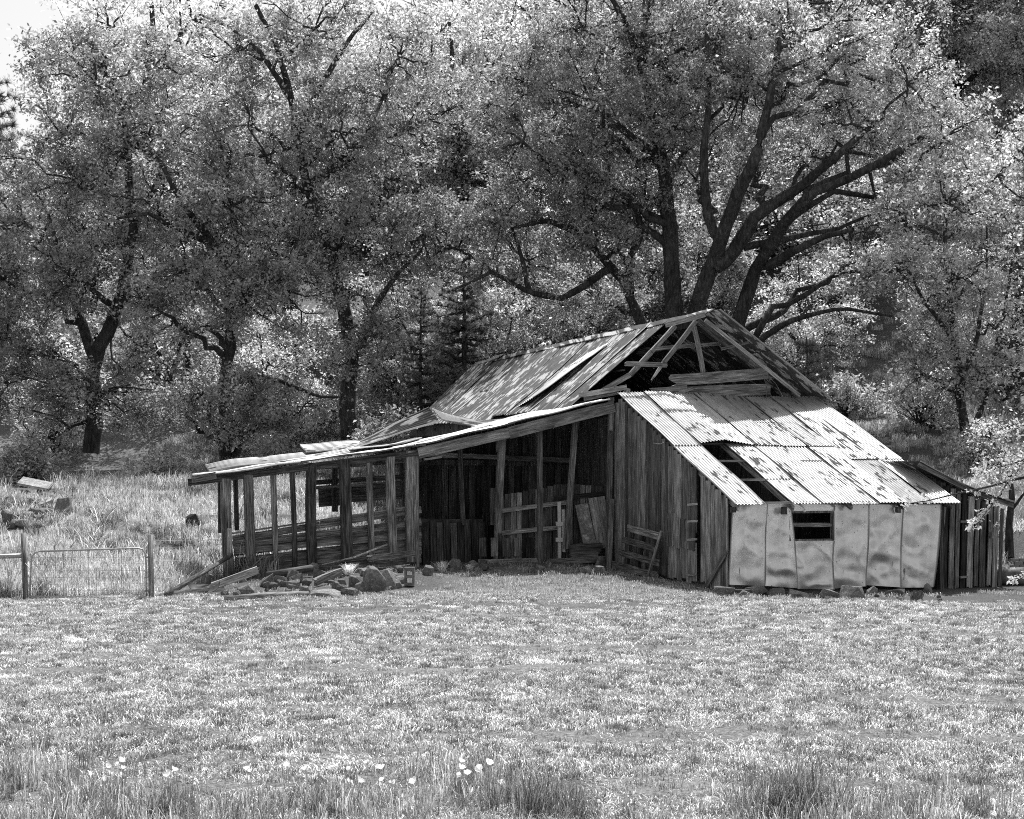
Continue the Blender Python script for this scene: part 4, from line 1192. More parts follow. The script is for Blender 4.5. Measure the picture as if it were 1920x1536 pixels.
# --- the oak at the left of the barn roof (long leaning trunk)
b = base_at(655, 62)
st = stems_px(b, [([(655, 830, 0), (652, 740, 0), (662, 660, 0), (640, 560, 0), (607, 433, 0), (575, 350, 0), (557, 260, 0), (548, 190, 0), (520, 90, 0), (480, 10, 0)], .36, .09),
                  ([(660, 665, 0), (700, 580, -1), (740, 520, -1.5), (790, 470, -2)], .18, .06), ([(557, 260, 0), (600, 160, 1), (650, 80, 1), (700, 20, 1)], .2, .06),
                  ([(575, 350, 0), (640, 300, 1), (700, 230, 1), (730, 150, 1)], .18, .05), ([(548, 190, 0), (490, 100, -1), (430, 50, -1), (380, 30, -1)], .14, .05)])
en = env_px(b, [(600, 120, 0, 5.5, 4.5, 3.4, 3), (560, 300, 0, 4.5, 4, 2.6, 2), (720, 420, -1, 3.6, 3.2, 2.6, 2), (760, 200, 1, 4, 4, 3, 1.6), (690, 620, -2, 2.4, 2.4, 2.2, .8), (480, 60, 0, 4, 3, 1.4, .6)])
T_LEAN = tree_meshes(14, st, en, 1269, 42, .165, M=18)
put_tree('oak_tree', T_LEAN, b, 'tall oak with a long leaning trunk rising left of the barn roof', GRP)

# --- oak behind the lean-to end
b = base_at(425, 60)
st = stems_px(b, [([(425, 860, 0), (422, 790, 0), (418, 730, 0), (430, 660, 0), (437, 570, 0), (425, 500, 0), (400, 457, 0), (340, 380, 0), (300, 300, 0)], .30, .09),
                  ([(437, 570, 0), (455, 500, .5), (440, 420, .5), (420, 330, 1), (410, 250, 1)], .2, .07), ([(432, 700, 0), (475, 705, -1), (530, 716, -2), (600, 745, -3), (640, 745, -3.4)], .13, .04),
                  ([(400, 457, 0), (333, 430, -1), (280, 400, -2), (220, 410, -2)], .16, .05), ([(425, 860, 0), (395, 870, -1), (350, 880, -2), (300, 900, -2.4)], .05, .015)])
en = env_px(b, [(330, 330, 0, 4.2, 4, 2.8, 3), (440, 430, -1, 3.6, 3.4, 2.4, 2), (520, 560, -1, 3, 3, 2, 1.4), (330, 560, -2, 3, 2.6, 1.6, 1.2), (430, 760, -2, 2.8, 2, 1.7, 1.3), (550, 760, -2, 2, 2, 1.2, .6)])
T_END = tree_meshes(15, st, en, 1071, 42, .165, M=17)
put_tree('oak_tree', T_END, b, 'dark trunked oak standing behind the low end of the lean-to', GRP)

# --- thick bent trunk at the far left
b = base_at(168, 61)
st = stems_px(b, [([(170, 850, 0), (178, 770, 0), (172, 700, 0), (185, 650, 0), (205, 620, 0), (230, 540, 0), (250, 430, 0), (240, 330, 0), (230, 200, 0)], .38, .09),
                  ([(180, 680, 0), (150, 600, .5), (120, 500, 1), (90, 400, 1)], .26, .07), ([(165, 790, 0), (130, 800, -1), (100, 780, -1.6), (60, 770, -2)], .09, .03), ([(250, 430, 0), (300, 330, 1), (330, 260, 1)], .17, .06)])
en = env_px(b, [(230, 200, 0, 4.6, 4.4, 2.8, 3), (110, 330, 0, 3.4, 3.6, 2.4, 2), (60, 520, -1, 3, 3, 2.4, 1.8), (240, 520, -1, 3.4, 3, 2, 1.6), (190, 110, .5, 3.4, 3, 1.9, 1.6), (90, 720, -2, 2.6, 2.2, 2, 1.4), (270, 740, -1, 2.6, 2.2, 1.7, 1.2)])
T_BENT = tree_meshes(16, st, en, 1269, 42, .165, M=18)
put_tree('oak_tree', T_BENT, b, 'thick bent trunk oak at the far left of the grassy bank', GRP)

# --- slender pale-leaved trees at the right
b = base_at(1860, 56)
st = stems_px(b, [([(1812, 830, 0), (1800, 740, 0), (1790, 640, 0), (1775, 520, 0), (1770, 400, 0), (1772, 330, 0)], .19, .05),
                  ([(1800, 740, 0), (1830, 640, -1), (1850, 520, -1), (1850, 420, -1)], .11, .03), ([(1790, 640, 0), (1730, 560, -1), (1690, 480, -1)], .1, .03), ([(1812, 830, 0), (1850, 740, 1), (1880, 600, 1), (1900, 480, 1)], .14, .04)])
en = env_px(b, [(1790, 400, 0, 3.4, 3, 2.2, 2), (1720, 540, -1, 2.8, 2.6, 2, 1.4), (1850, 560, 0, 3, 3, 3, 2), (1800, 720, -1, 3, 2.4, 1.8, 1.2), (1900, 330, 1, 2.6, 3, 2.4, 1.2)])
T_PALE = tree_meshes(17, st, en, 760, 36, .16, sig=(.26, .26, .13), mat=M_LEAF, M=16)
put_tree('slender_tree', T_PALE, b, 'slender pale leaved tree with several thin stems at the right of the barn', 'slender trees at the right')

# --- generic crowns for the slope behind
def generic(seed, h, r, nclump, mat=None, leafn=70):
    st = [([(0, 0, 0), (.2, .1, h * .2), (-.15, .2, h * .42), (.3, 0, h * .6), (.1, -.2, h * .8), (.2, 0, h * .93)], .36, .07),
          ([(-.1, .2, h * .4), (r * .3, .4, h * .6), (r * .5, .2, h * .75)], .2, .06), ([(.1, .1, h * .33), (-r * .3, -.3, h * .5), (-r * .55, .2, h * .68)], .2, .06)]
    en = [((0, 0, h * .72), (r, r, h * .27), 3), ((r * .35, 0, h * .48), (r * .75, r * .7, h * .2), 1.4), ((-r * .4, .3, h * .5), (r * .7, r * .7, h * .2), 1.4), ((0, 0, h * .28), (r * .6, r * .6, h * .13), .5)]
    return tree_meshes(seed, st, en, int(nclump * 1.3), 40, .19, M=14, mat=mat, sig=(.27, .27, .18))
def bushy(seed, h, r, ncl, mat=None):
    st = [([(0, 0, 0), (.1, .05, h * .3), (-.1, .1, h * .6), (.1, 0, h * .9)], .16, .04), ([(0, 0, .3), (r * .4, .2, h * .4), (r * .6, .1, h * .6)], .09, .03), ([(0, 0, .3), (-r * .4, -.2, h * .45), (-r * .6, 0, h * .6)], .09, .03)]
    en = [((0, 0, h * .5), (r, r, h * .48), 3), ((r * .5, 0, h * .35), (r * .7, r * .7, h * .28), 1), ((-r * .5, 0, h * .4), (r * .7, r * .7, h * .28), 1)]
    return tree_meshes(seed, st, en, ncl, 40, .16, M=12, mat=mat, low=.3, sig=(.25, .25, .16))
B1 = bushy(41, 7.5, 3.4, 420, M_LEAF2); B2 = bushy(42, 6.0, 3.0, 340, M_LEAF4)
G1 = generic(31, 15, 5.0, 620, M_LEAF3); G2 = generic(32, 17, 5.2, 680, M_LEAF3); G3 = generic(33, 13, 4.6, 540)
back = [  # px, depth, which, scale, rot, label
    (30, 66, G3, .80, .4, 'lower bushy oak behind the bent trunk at the far left edge'),
    (330, 68, G1, .92, 1.3, 'round crowned oak between the bent trunk and the lean-to oak'),
    (500, 72, G3, 1.0, 2.2, 'pale oak behind the gap between the two left oaks'),
    (690, 74, G2, 1.0, .9, 'big crowned oak behind the leaning trunk'),
    (850, 72, G1, 1.15, 2.8, 'oak filling the middle of the hillside left of the barn ridge'),
    (1000, 80, G2, 1.15, 1.1, 'oak higher up the slope behind the arching limbs'),
    (1130, 76, G3, 1.2, 4.0, 'pale oak on the slope behind the forked oak'),
    (1330, 80, G1, 1.25, 5.1, 'oak on the slope seen between the fanning stems'),
    (1500, 70, G3, 1.0, .2, 'pale oak behind the low horizontal limb right of the gable'),
    (1660, 76, G2, 1.1, 3.3, 'oak on the upper slope right of the fanning oak'),
    (1800, 82, G1, 1.2, 2.0, 'oak high on the slope at the upper right'),
    (1930, 68, G2, .95, 4.4, 'oak cut by the right picture edge behind the slender tree'),
    (1620, 92, G1, 1.3, .7, 'far oak topping the slope at the upper right'),
    (1230, 96, G2, 1.3, 2.4, 'far oak topping the slope above the barn'),
    (930, 98, G1, 1.3, 3.9, 'far oak topping the slope above the middle of the picture'),
    (640, 92, G3, 1.1, 5.5, 'far pale oak topping the slope left of the middle'),
    (1060, 112, G2, 1.4, 0.3, 'farthest oak above the forked oak near the top edge'),
    (1450, 112, G2, 1.4, 1.0, 'farthest oak behind the fanning oak near the top edge'),
    (180, 74, G3, .75, 3.0, 'small pale oak glimpsed behind the bent trunk'),
    (285, 74, G1, 1.42, 2.6, 'tall oak topping the left of the picture beside the open sky'),
    (430, 84, G3, 1.35, 4.1, 'far pale oak at the top left behind the long leaning trunk'),
    (850, 104, G1, 1.55, 2.9, 'far tall oak filling the top edge left of the middle'),
    (540, 100, G2, 1.35, 4.9, 'far oak behind the long leaning trunk near the top edge'),
    (1870, 92, G3, 1.05, 5.3, 'oak filling the upper right corner'),
    (860, 90, G3, 1.05, 4.3, 'oak plugging the gap above the arching limbs left of the middle'),
    (-60, 60, G3, .78, 5.0, 'bushy oak cut by the left picture edge'),
]
for (px, y, me, s, rz, lab) in back:
    if 62 < y < 84: s *= 1 + (16 - (y - 66) * .5) / y * .75; y = 84 + (y - 66) * .5
    put_tree('oak_tree', me, base_at(px, y), lab, 'oaks on the slope behind', rz, s)

under_ = [(560, 67, B2, 1.0, 'low bushy tree between the leaning trunk and the lean-to oak'), (740, 70, B1, 1.1, 'low bushy tree in the gap right of the leaning trunk'), (840, 76, B2, 1.3, 'pale low tree in the shade above the far roof end'),
          (930, 70, B1, 1.0, 'low dense tree just over the left end of the barn ridge'), (1030, 76, B2, 1.3, 'pale low tree above the middle of the barn ridge'), (1110, 70, B1, .9, 'low dense tree beneath the arching limb above the ridge'),
          (1210, 78, B2, 1.4, 'pale low tree between the two big trunks above the ridge'), (1320, 72, B1, 1.0, 'low dense tree behind the gap of the fanning stems'), (1420, 80, B2, 1.5, 'pale low tree behind the right stems of the fanning oak'),
          (1500, 66, B1, .8, 'low dense tree above the right slope of the gable'), (1590, 72, B2, 1.2, 'pale low tree right of the horizontal limb'), (1690, 78, B1, 1.3, 'low dense tree above the sunlit slope'),
          (1790, 66, B2, .9, 'pale low tree among the slender stems'), (1910, 74, B1, 1.2, 'low dense tree at the right edge behind the stems'), (30, 72, B1, 1.2, 'low dense tree at the left edge behind the bent trunk'),
          (350, 70, B1, 1.2, 'low dense tree between the bent trunk and the lean-to oak'), (100, 64, B2, .9, 'pale low tree left of the bent trunk'), (490, 64, B1, .8, 'low dense tree right of the lean-to oak')]
for i, (px, y, me, s, lab) in enumerate(under_):
    put_tree('bushy_tree', me, base_at(px, y), lab, 'low trees under the oaks', i * 1.7, s)
# --- pines
def pine_meshes(seed, h, r, n_wh, start=.15, dens=9):
    rng = np.random.default_rng(seed)
    Vt, Ft, off = [], [], 0
    P = resample([(0, 0, 0), (.1, .05, h * .5), (0, 0, h)], 10)
    v, f = tube_arrays(P, np.linspace(.016 * h, .02, 10), 8, off=0); Vt.append(v); Ft.append(f); off = len(v)
    Vb, Fb, offb = [], [], 0; cen = []; ax = []
    for k in range(n_wh):
        fz = start + (1 - start) * (k + rng.random()) / n_wh; z = fz * h
        for q in range(rng.integers(3, 6)):
            a = rng.random() * 6.28; L = r * (1.03 - fz) ** .8 * rng.uniform(.6, 1.1) + .2
            e = np.array((math.cos(a) * L, math.sin(a) * L, z + L * rng.uniform(-.15, .35)))
            p0 = np.array((0, 0, z)); Pb = curve(p0, (p0 + e) / 2 - np.array((0, 0, .1 * L)), e, 5, rng, .03)
            v, f = tube_arrays(Pb, np.linspace(.012 * h * (1.1 - fz) + .006, .008, 5), 4, off=offb); Vb.append(v); Fb.append(f); offb += len(v)
            for s in np.linspace(.35, 1, max(2, int(L * dens / 3))):
                i0 = min(3, int(s * 4)); c = Pb[i0] + (Pb[i0 + 1] - Pb[i0]) * (s * 4 - i0) + rng.normal(size=3) * .10 * L * .5
                cen.append(c); ax.append(e - p0)
    cen = np.array(cen); ax = np.array(ax)
    K = len(cen); n = 60; N_ = K * n
    c = np.repeat(cen, n, 0); d = rng.normal(size=(N_, 3)) + .7 * np.repeat(ax / np.linalg.norm(ax, axis=1)[:, None], n, 0) + np.array((0, 0, .35))
    d /= np.linalg.norm(d, axis=1)[:, None]
    s = np.cross(d, rng.normal(size=(N_, 3))); s /= np.linalg.norm(s, axis=1)[:, None]
    L = rng.uniform(.2, .36, (N_, 1)); wd = .018
    V = np.stack([c - s * wd, c + s * wd, c + d * L], 1).reshape(-1, 3)
    Fq = np.arange(N_)[:, None] * 3 + np.array([[0, 1, 2]])
    return npmesh('trunk', np.concatenate(Vt), np.concatenate(Ft), M_BARK, True), npmesh('branches', np.concatenate(Vb), np.concatenate(Fb), M_BARK, True), npmesh('crown', V, Fq, M_NEED)
P1 = pine_meshes(51, 13, 2.9, 34, .06, 12); P2 = pine_meshes(52, 4.2, 1.1, 10, .1, 14)
PG = 'pines among the oaks'
put_tree('pine_tree', P1, base_at(868, 66), 'dark pine standing in the shade just left of the barn roof end', PG, 0, .75, 'pine')
put_tree('pine_tree', P1, base_at(790, 64), 'smaller dark pine left of the shaded pine behind the roof', PG, 2, .55, 'pine')
put_tree('pine_tree', P1, base_at(-10, 76), 'pine whose needled tips stick out at the upper left sky corner', PG, 1, 1.25, 'pine')
put_tree('pine_tree', P2, base_at(1512, 56), 'young pine sapling just right of the gable', PG, 0, 1.0, 'pine')
put_tree('pine_tree', P1, base_at(1905, 60), 'dark pine behind the slender stems at the right edge', PG, 5, .7, 'pine')

# --- shrubs
def shrub_meshes(seed, r, h, ncl, mat):
    rng = np.random.default_rng(seed)
    v = rng.normal(size=(ncl, 3)); v /= np.linalg.norm(v, axis=1)[:, None]
    c = v * (rng.random((ncl, 1)) ** .45) * np.array((r, r, h / 2)) + np.array((0, 0, h * .5)); c[:, 2] = np.maximum(c[:, 2], .1)
    Vb, Fb, off = [], [], 0
    for e in c:
        q, f = tube_arrays(curve(np.array((e[0] * .1, e[1] * .1, 0)), e * np.array((.35, .35, .7)), e, 5, rng, .05), np.linspace(.025, .006, 5), 4, off=off); Vb.append(q); Fb.append(f); off += len(q)
    V, Fq = leaves_np(c, c * .2, 40, (.2, .2, .16), .14, rng)
    return npmesh('stems', np.concatenate(Vb), np.concatenate(Fb), M_BARK, True), npmesh('foliage', V, Fq, mat)
S1 = shrub_meshes(61, 1.2, 2.0, 70, M_LEAF2); S2 = shrub_meshes(62, 1.0, 1.4, 55, M_LEAF4)
def put_shrub(px, y, me, s, label):
    r = empty('shrub', base_at(px, y), label, 'shrub', 'shrubs below the trees')
    for nm, m_ in zip(('stems', 'foliage'), me): link(bpy.data.objects.new(nm, m_), r)
    r.scale = (s, s, s); r.rotation_euler = (0, 0, px * .1)
for a in ((605, 52, S1, 1.0, 'rounded dull shrub behind the raised lean-to sheets'), (520, 56, S2, 1.2, 'leafy shrub left of the dull rounded shrub'), (300, 53, S2, 1.2, 'leafy shrub between the two left trunks'),
          (60, 52, S1, 1.1, 'shrub above the slab at the far left'), (730, 60, S1, 1.3, 'shaded shrub beside the barn roof end'), (1590, 62, S2, 1.3, 'bright shrub at the top of the sunlit slope right of the gable'),
          (1030, 66, S1, 1.6, 'shrub peeping over the left part of the barn ridge'), (1130, 67, S2, 1.5, 'pale shrub peeping over the middle of the ridge'), (1730, 58, S1, 1.3, 'shrub at the right of the sunlit slope'), (1840, 50, S2, 1.1, 'low shrub behind the wooden side shed')):
    put_shrub(*a)

# dark plank hut glimpsed in the trees left of the barn
hut = empty('plank_fence', base_at(730, 62), 'dark upright plank fence half hidden in the trees left of the barn roof', 'fence')
for i in range(11):
    a = base_at(690 + i * 9, 62); plank('fence_board', a, a + Z * (2.3 + random.uniform(-.1, .1)), .18, .03, M_DARK, hut, wdir=Vector((1, 0, 0)))

# --- slim tree and the young leafy tree at the right, whose branch hangs into the picture
b = gz(1893, 1046)
T_SLIM = tree_meshes(71, [([(0, 0, 0), (-.02, 0, .8), (.06, 0, 1.5), (.02, .1, 2.4)], .12, .05), ([(.03, 0, 1.2), (.4, 0, 1.7), (.8, 0, 1.8)], .05, .02)], [((.1, 0, 2.9), (1.2, 1.1, .9), 1)], 46, 60, .09, sig=(.22, .22, .16), mat=M_LEAF2, M=6)
put_tree('slender_tree', T_SLIM, b, 'small slim trunk beside the bricks right of the wooden shed', 'slender trees at the right')
BY = 19.5
def near(px, py, dy=0): return W(px, py, BY + dy)
b = Vector((near(2260, 900).x, BY + .4, H(near(2260, 900).x, BY + .4)))
def rel(lst): return [tuple(near(*q) - b) for q in lst]
stems = [([(0, 0, 0), (.05, .1, .8), tuple(near(2200, 900, .3) - b)], .09, .05),
         (rel([(2200, 900, .3), (2080, 880, .1), (1960, 890, 0), (1880, 905, -.1), (1800, 925, -.1), (1750, 938, -.1), (1700, 945, -.1)]), .035, .006),
         (rel([(1890, 905, 0), (1862, 945, -.1), (1830, 985, -.1), (1815, 990, -.1)]), .010, .004),
         (rel([(2080, 880, .1), (1990, 850, .2), (1900, 868, .2), (1840, 885, .2)]), .018, .005),
         (rel([(2140, 890, .2), (2020, 810, .3), (1940, 790, .3), (1880, 815, .3)]), .02, .005),
         (rel([(2180, 900, .2), (2060, 1000, -.2), (1960, 1060, -.3), (1905, 1090, -.3)]), .02, .004)]
rngb = np.random.default_rng(5)
Vt, Ft, off = [], [], 0
cs = []; axs = []
for (pts, r0, r1) in stems:
    P = resample(pts, 14); P[1:-1] += rngb.normal(size=(12, 3)) * .012
    v, f = tube_arrays(P, np.linspace(r0, r1, 14), 6, off=off); Vt.append(v); Ft.append(f); off += len(v)
for (pts, dens, spread) in ((stems[1][0], 90, .05), (stems[2][0], 22, .03), (stems[3][0], 60, .09), (stems[4][0], 40, .07), (stems[5][0], 34, .05)):
    P = resample(pts, 60)
    for k in range(dens):
        i0 = rngb.integers(6, 60) if rngb.random() < .8 else 59
        if pts is stems[1][0] and i0 > 44 and rngb.random() < .55: continue
        c = P[i0] + rngb.normal(size=3) * spread + np.array((0, 0, abs(rngb.normal()) * .03))
        cs.append(c); axs.append(c - P[i0])
for k in range(26):   # dense sprays near the edge of the picture
    c = np.array(near(rngb.uniform(1850, 2150), rngb.normal(890, 34), rngb.uniform(-.3, .5)) - b); cs.append(c); axs.append(np.array((0, 0, .05)))
cs = np.array(cs); axs = np.array(axs)
V, Fq = leaves_np(cs, axs, 9, (.030, .030, .024), .055, rngb, up=.4, aspect=.5)
yt = (npmesh('trunk', np.concatenate(Vt), np.concatenate(Ft), M_BARK, True), npmesh('crown', V, Fq, M_BLOS))
r = empty('young_tree', b, 'bright leafy branches of a young tree reaching in from the right edge', 'tree')
for nm, me in zip(('trunk', 'crown'), yt): link(bpy.data.objects.new(nm, me), r)

# ------------------------------------------------------------------ grass
def tuft(name, n, rad, hmin, hmax, width, bend, mat, seed, seeds=0.):
    rng = np.random.default_rng(seed)
    a = rng.random(n) * 6.283; rr = rad * np.sqrt(rng.random(n))
    base = np.stack([np.cos(a) * rr, np.sin(a) * rr, np.zeros(n)], -1)
    h = rng.uniform(hmin, hmax, n); az = rng.random(n) * 6.283
    lean = np.stack([np.cos(az), np.sin(az), np.zeros(n)], -1) * (h * rng.uniform(.05, bend, n))[:, None]
    side = np.stack([-np.sin(az + rng.normal(0, .6, n)), np.cos(az), np.zeros(n)], -1) * (width * rng.uniform(.6, 1.3, n))[:, None] * .5
    zz = np.stack([np.zeros(n), np.zeros(n), h], -1)
    m1 = base + lean * .28 + zz * .5; m2 = base + lean * .7 + zz * .85; tip = base + lean * 1.15 + zz * (1 - .25 * (rng.random(n) * bend))[:, None]
    V = np.stack([base - side, base + side, m1 - side * .9, m1 + side * .9, m2 - side * .6, m2 + side * .6, tip], 1).reshape(-1, 3)
    i = np.arange(n)[:, None] * 7
    Fq = np.concatenate([i + np.array([[0, 1, 3]]), i + np.array([[0, 3, 2]]), i + np.array([[2, 3, 5]]), i + np.array([[2, 5, 4]]), i + np.array([[4, 5, 6]])], 0)
    return bpy.data.objects.new(name, npmesh(name, V, Fq, mat))
def scatter_group(coll):
    ng = bpy.data.node_groups.new('scatter', 'GeometryNodeTree')
    ng.interface.new_socket('Geometry', in_out='INPUT', socket_type='NodeSocketGeometry')
    ng.interface.new_socket('Geometry', in_out='OUTPUT', socket_type='NodeSocketGeometry')
    gi = ng.nodes.new('NodeGroupInput'); go = ng.nodes.new('NodeGroupOutput')
    ci = ng.nodes.new('GeometryNodeCollectionInfo'); ci.inputs['Collection'].default_value = coll
    ci.inputs['Separate Children'].default_value = True; ci.inputs['Reset Children'].default_value = True
    ip = ng.nodes.new('GeometryNodeInstanceOnPoints'); ip.inputs['Pick Instance'].default_value = True
    rv = ng.nodes.new('FunctionNodeRandomValue'); rv.data_type = 'FLOAT_VECTOR'
    rv.inputs[0].default_value = (-.08, -.08, 0); rv.inputs[1].default_value = (.08, .08, 6.283)
    na = ng.nodes.new('GeometryNodeInputNamedAttribute'); na.data_type = 'FLOAT'; na.inputs['Name'].default_value = 'size'
    L = ng.links.new
    L(gi.outputs[0], ip.inputs['Points']); L(ci.outputs[0], ip.inputs['Instance'])
    L(rv.outputs[0], ip.inputs['Rotation']); L(na.outputs[0], ip.inputs['Scale']); L(ip.outputs[0], go.inputs[0])
    return ng
def scatter(name, P, size, tufts, label):
    coll = bpy.data.collections.new(name + '_tufts')
    for o in tufts: coll.objects.link(o)
    me = bpy.data.meshes.new(name); me.vertices.add(len(P)); me.vertices.foreach_set('co', P.astype(np.float32).ravel())
    at = me.attributes.new('size', 'FLOAT', 'POINT'); at.data.foreach_set('value', size.astype(np.float32))
    me.materials.append(tufts[0].data.materials[0])
    o = link(bpy.data.objects.new(name, me)); md = o.modifiers.new('scatter', 'NODES'); md.node_group = scatter_group(coll)
    return tag(o, label, None, None, 'stuff')
def fbm(x, y, s, seed=0):
    return np.sin(x * s + seed + 1.7 * np.sin(y * s * 1.3 + seed)) * np.sin(y * s * 1.9 + 1.3 * np.sin(x * s * .7 + 2 * seed))
rg = np.random.default_rng(99)
# mown field
n = 60000
y = 8.6 + (31.2 - 8.6) * rg.random(n) ** .85; x = (rg.random(n) * 2 - 1) * (y * .36 + 1.2)
dm = dirt_shade_mask(x, y)
pt = fbm(x * .3, y * 1.5, .9, 1.) + .6 * fbm(x * .5, y * 2.2, 1.7, 4.) + .35 * fbm(x, y, 4.3, 2.)
rows = .7 * np.sin(y * 2.6 + .35 * np.sin(x * .5) + .5 * np.sin(y * .7)) + .6 * np.sin(y * 5.3 + .5 * np.sin(x * .8 + 1) + .8 * np.sin(y * 1.1))
keep = (rg.random(n) > dm * .93) & (rg.random(n) < np.clip(.50 + .32 * pt + .26 * rows, .16, 1))
x, y, pt = x[keep], y[keep], pt[keep]
sz = (.85 + .22 * pt + .35 * rg.random(len(x)))
scatter('field_grass', np.stack([x, y, Hn(x, y)], -1), np.clip(sz, .4, 1.5),
        [tuft('grass_tuft', 26, .09, .02, .065, .007, 1.1, M_GRASS, s) for s in (1, 2)] + [tuft('hay_tuft', 30, .15, .010, .036, .008, 2.2, M_HAY, s) for s in (3, 4)] + [tuft('dark_field_tuft', 26, .08, .02, .07, .007, 1.0, M_DARKG, 5)], 'short pale mown grass covering the field')
# tall grass along the near edge
n = 3600
y = 8.8 + 4.4 * rg.random(n) ** 1.4; x = (rg.random(n) * 2 - 1) * (y * .36 + .6)
cl_ = fbm(x, y, 1.5, 2.) + .6 * fbm(x, y, 3.7, 5.)
keep = rg.random(n) < np.clip(.42 + .75 * cl_, .03, 1) * sstep(12.4, 10.7, y + .5 * np.sin(x * 2) + .3 * np.sin(x * 5.3))
x, y, cl_ = x[keep], y[keep], cl_[keep]
scatter('tall_grass', np.stack([x, y, Hn(x, y) - .01], -1), np.clip(.62 + .3 * cl_ + .25 * rg.random(len(x)), .3, 1.2),
        [tuft('tall_tuft', 30, .09, .08, .27, .007, .6, M_TALL, s) for s in (11, 12)] + [tuft('pale_tuft', 30, .10, .06, .20, .007, .9, M_HAY, 14), tuft('dark_tuft', 26, .07, .10, .30, .007, .5, M_DARKG, 15), tuft('dark_tuft', 24, .08, .10, .30, .006, .7, M_DARKG, 16), tuft('mixed_tuft', 24, .09, .08, .26, .007, .8, M_GRASS, 17)], 'uncut taller grass along the near edge of the field')
# rank dark clumps
pts = []; szs = []
for (px, py, s, k) in ((1490, 1520, 1.2, 24), (1440, 1525, 1.0, 14), (1560, 1525, .85, 10), (1400, 1528, .8, 8), (1010, 1530, 1.05, 18), (960, 1520, .9, 12), (1060, 1528, .85, 9), (310, 1500, .55, 6), (190, 1500, .6, 4), (1080, 1530, .7, 6), (860, 1525, .5, 5), (1700, 1528, .7, 6), (1800, 1530, .7, 6), (560, 1530, .6, 5)):
    g = G(px, py)
    for _ in range(k):
        q = (g.x + random.gauss(0, .10), g.y + random.gauss(0, .12)); pts.append((q[0], q[1], H(*q))); szs.append(s * random.uniform(.75, 1.1))
scatter('rank_grass', np.array(pts), np.array(szs), [tuft('rank_tuft', 24, .08, .12, .40, .006, .8, leafmat('rank_blade', .11, .10, .7), s) for s in (21, 22)] + [tuft('rank_tuft', 24, .09, .12, .38, .006, 1.1, M_DARKG, 25), tuft('mid_tuft', 16, .09, .1, .32, .006, .9, M_TALL, 24)], 'tall dark grass clumps at the bottom edge of the picture')
# hillside grass and weeds
n = 18000
y = 30.2 + 42 * rg.random(n) ** 1.35; x = -15 + 36 * rg.random(n); x = np.where(rg.random(n) < .62, -15 + 13 * rg.random(n), x)
q0 = x - O.x; q1 = y - O.y; t_ = q0 * U.x + q1 * U.y; v_ = q0 * D.x + q1 * D.y
inb = (t_ > -10.6) & (t_ < 8.6) & (v_ > -3) & (v_ < 25.5) & ~((t_ < -4.9) & (v_ > 8.8))
inb |= (t_ > -11) & (t_ < 9) & (v_ < 5)
pt = fbm(x, y, .8, 3.) + .6 * fbm(x, y, 2.1, 8.)
keep = ~inb & (rg.random(n) < .75 + .5 * pt) & ~((x > -7.4) & (y < 33.2) & (x < 0))
x, y, pt = x[keep], y[keep], pt[keep]
scatter('hill_grass', np.stack([x, y, Hn(x, y) - .02], -1), np.clip(.75 + .35 * pt + .3 * rg.random(len(x)), .35, 1.5),
        [tuft('hill_tuft', 60, .22, .10, .40, .013, .9, M_WEED, s) for s in (31, 32)] + [tuft('hay_hill_tuft', 60, .26, .08, .30, .014, 1.3, M_HAY, 33), tuft('green_hill_tuft', 50, .20, .14, .5, .015, .8, M_GRASS, 34)], 'long pale grass and weeds on the bank and slope behind the fence')
n = 900
x = -15 + 9.5 * rg.random(n); y = 31.5 + 20 * rg.random(n) ** 1.1
keep = (fbm(x, y, 1.1, 6.) + .5 * fbm(x, y, 2.7, 1.) > .25) & ~((x > -7.6) & (y < 34))
x, y = x[keep], y[keep]
scatter('bank_weeds', np.stack([x, y, Hn(x, y) - .02], -1), .6 + .8 * rg.random(len(x)), [tuft('weed_tuft', 40, .2, .15, .5, .022, 1.3, M_LEAF4, 51), tuft('weed_dark_tuft', 40, .22, .15, .55, .022, 1.1, M_DARKG, 52), tuft('weed_stalk_tuft', 16, .2, .3, .7, .010, .5, M_HAY, 53)], 'rank broad leaved weeds in patches on the bank')
# sparse weeds and litter in front of the barn
n = 2600
t_ = -10.5 + 19.5 * rg.random(n); v_ = -2.6 + 8.6 * rg.random(n)
x = O.x + U.x * t_ + D.x * v_; y = O.y + U.y * t_ + D.y * v_
keep = ~((t_ > -.35) & (v_ > -.55)) & ~((t_ < -5) & (v_ > .4) & (rg.random(n) < .72)) & (y > 29) & ((t_ < 0) | (rg.random(n) < .22)) & ~((v_ > 5.3) & (rg.random(n) < .55))
x, y = x[keep], y[keep]
scatter('yard_weeds', np.stack([x, y, Hn(x, y) - .01], -1), .4 + .7 * rg.random(len(x)), [tuft('yard_tuft', 50, .22, .03, .13, .012, 1.1, M_GRASS, s) for s in (41, 42)], 'thin low grass on the trodden ground before the barn')
# dry weed bunches
for (px, py, s, l) in ((822, 1052, 1.25, 'dry pale weed bunch at the left side of the open bay'), (655, 1078, .7, 'dry straw bunch among the stones below the thin pole'), (828, 1072, .7, 'lower straw bunch on the ground before the open bay'), (880, 1070, .45, 'small straw bunch left of the bay sill')):
    o = tuft('dry_weed', 300, .13, .15, .42, .012, 1.1, M_HAY, int(px)); link(o); o.location = G(px, py); o.scale = (s, s, s); tag(o, l, 'weed')

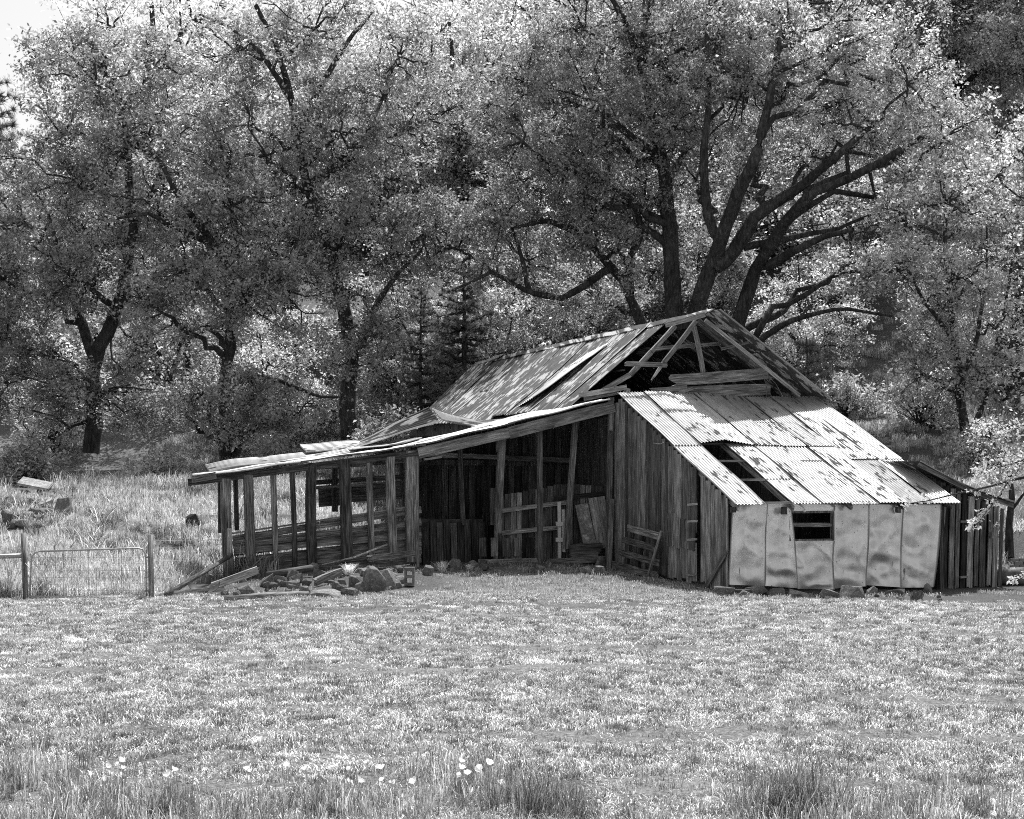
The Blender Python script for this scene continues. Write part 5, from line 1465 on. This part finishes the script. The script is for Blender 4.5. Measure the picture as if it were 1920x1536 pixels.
# ------------------------------------------------------------------ flowers in the near grass
def flower_meshes():
    V = []; Fc = []
    for k in range(5):
        a = k * 1.2566
        c, s = math.cos(a), math.sin(a); n0 = len(V)
        for (r_, w_, z_) in ((.003, .005, 0), (.016, .018, .012), (.028, .020, .026), (.034, .012, .034)):
            V += [(c * r_ - s * w_, s * r_ + c * w_, z_), (c * r_ + s * w_, s * r_ - c * w_, z_)]
        for j in range(3): Fc.append((n0 + 2 * j, n0 + 2 * j + 1, n0 + 2 * j + 3, n0 + 2 * j + 2))
    me = bpy.data.meshes.new('petals'); me.from_pydata(V, [], Fc); me.materials.append(M_PETAL)
    v, f = tube_arrays([(0, 0, -.24), (.01, 0, -.12), (0, 0, 0)], [.003, .003, .003], 4)
    return me, npmesh('stem', v, f, M_TALL)
FP, FS = flower_meshes()
fl = [(200, 1434), (216, 1438), (226, 1431), (235, 1440), (173, 1456), (188, 1462), (228, 1452), (312, 1459), (320, 1450), (385, 1440), (465, 1443), (470, 1444), (538, 1432), (577, 1446), (650, 1442), (692, 1431),
      (710, 1438), (708, 1444), (655, 1464), (668, 1468), (712, 1470), (722, 1468), (738, 1469), (776, 1464), (700, 1483), (868, 1431), (862, 1446), (880, 1448), (895, 1446), (912, 1431), (935, 1466), (946, 1470), (858, 1454), (1014, 1454)]
FT = [(200, 'leftmost group'), (330, ''), ]
for i, (px, py) in enumerate(fl):
    p = W(px + random.uniform(-6, 6), py + random.uniform(-5, 5), 11.0 + random.uniform(-.4, .5))
    lab = ('white open flower in the leftmost cluster of the near grass' if px < 260 else 'white open flower in the loose row right of the leftmost cluster' if px < 600 else 'white open flower in the dense cluster left of the bottom middle' if px < 800 else 'white open flower in the cluster at the bottom middle')
    r = empty('flower', p, lab, 'flower', 'white flowers in the near grass')
    a = bpy.data.objects.new('blossom', FP); link(a, r); a.rotation_euler = (random.uniform(.2, 1.0), random.uniform(-.4, .4), random.uniform(0, 6)); s = random.uniform(.5, .95); a.scale = (s, s, s)
    q = bpy.data.objects.new('stem', FS); link(q, r); q.scale = (1, 1, max(.3, (p.z - H(p.x, p.y)) / .24))
print('tris', sum(len(m.loops) - 2 * len(m.polygons) for m in bpy.data.meshes if m.users))
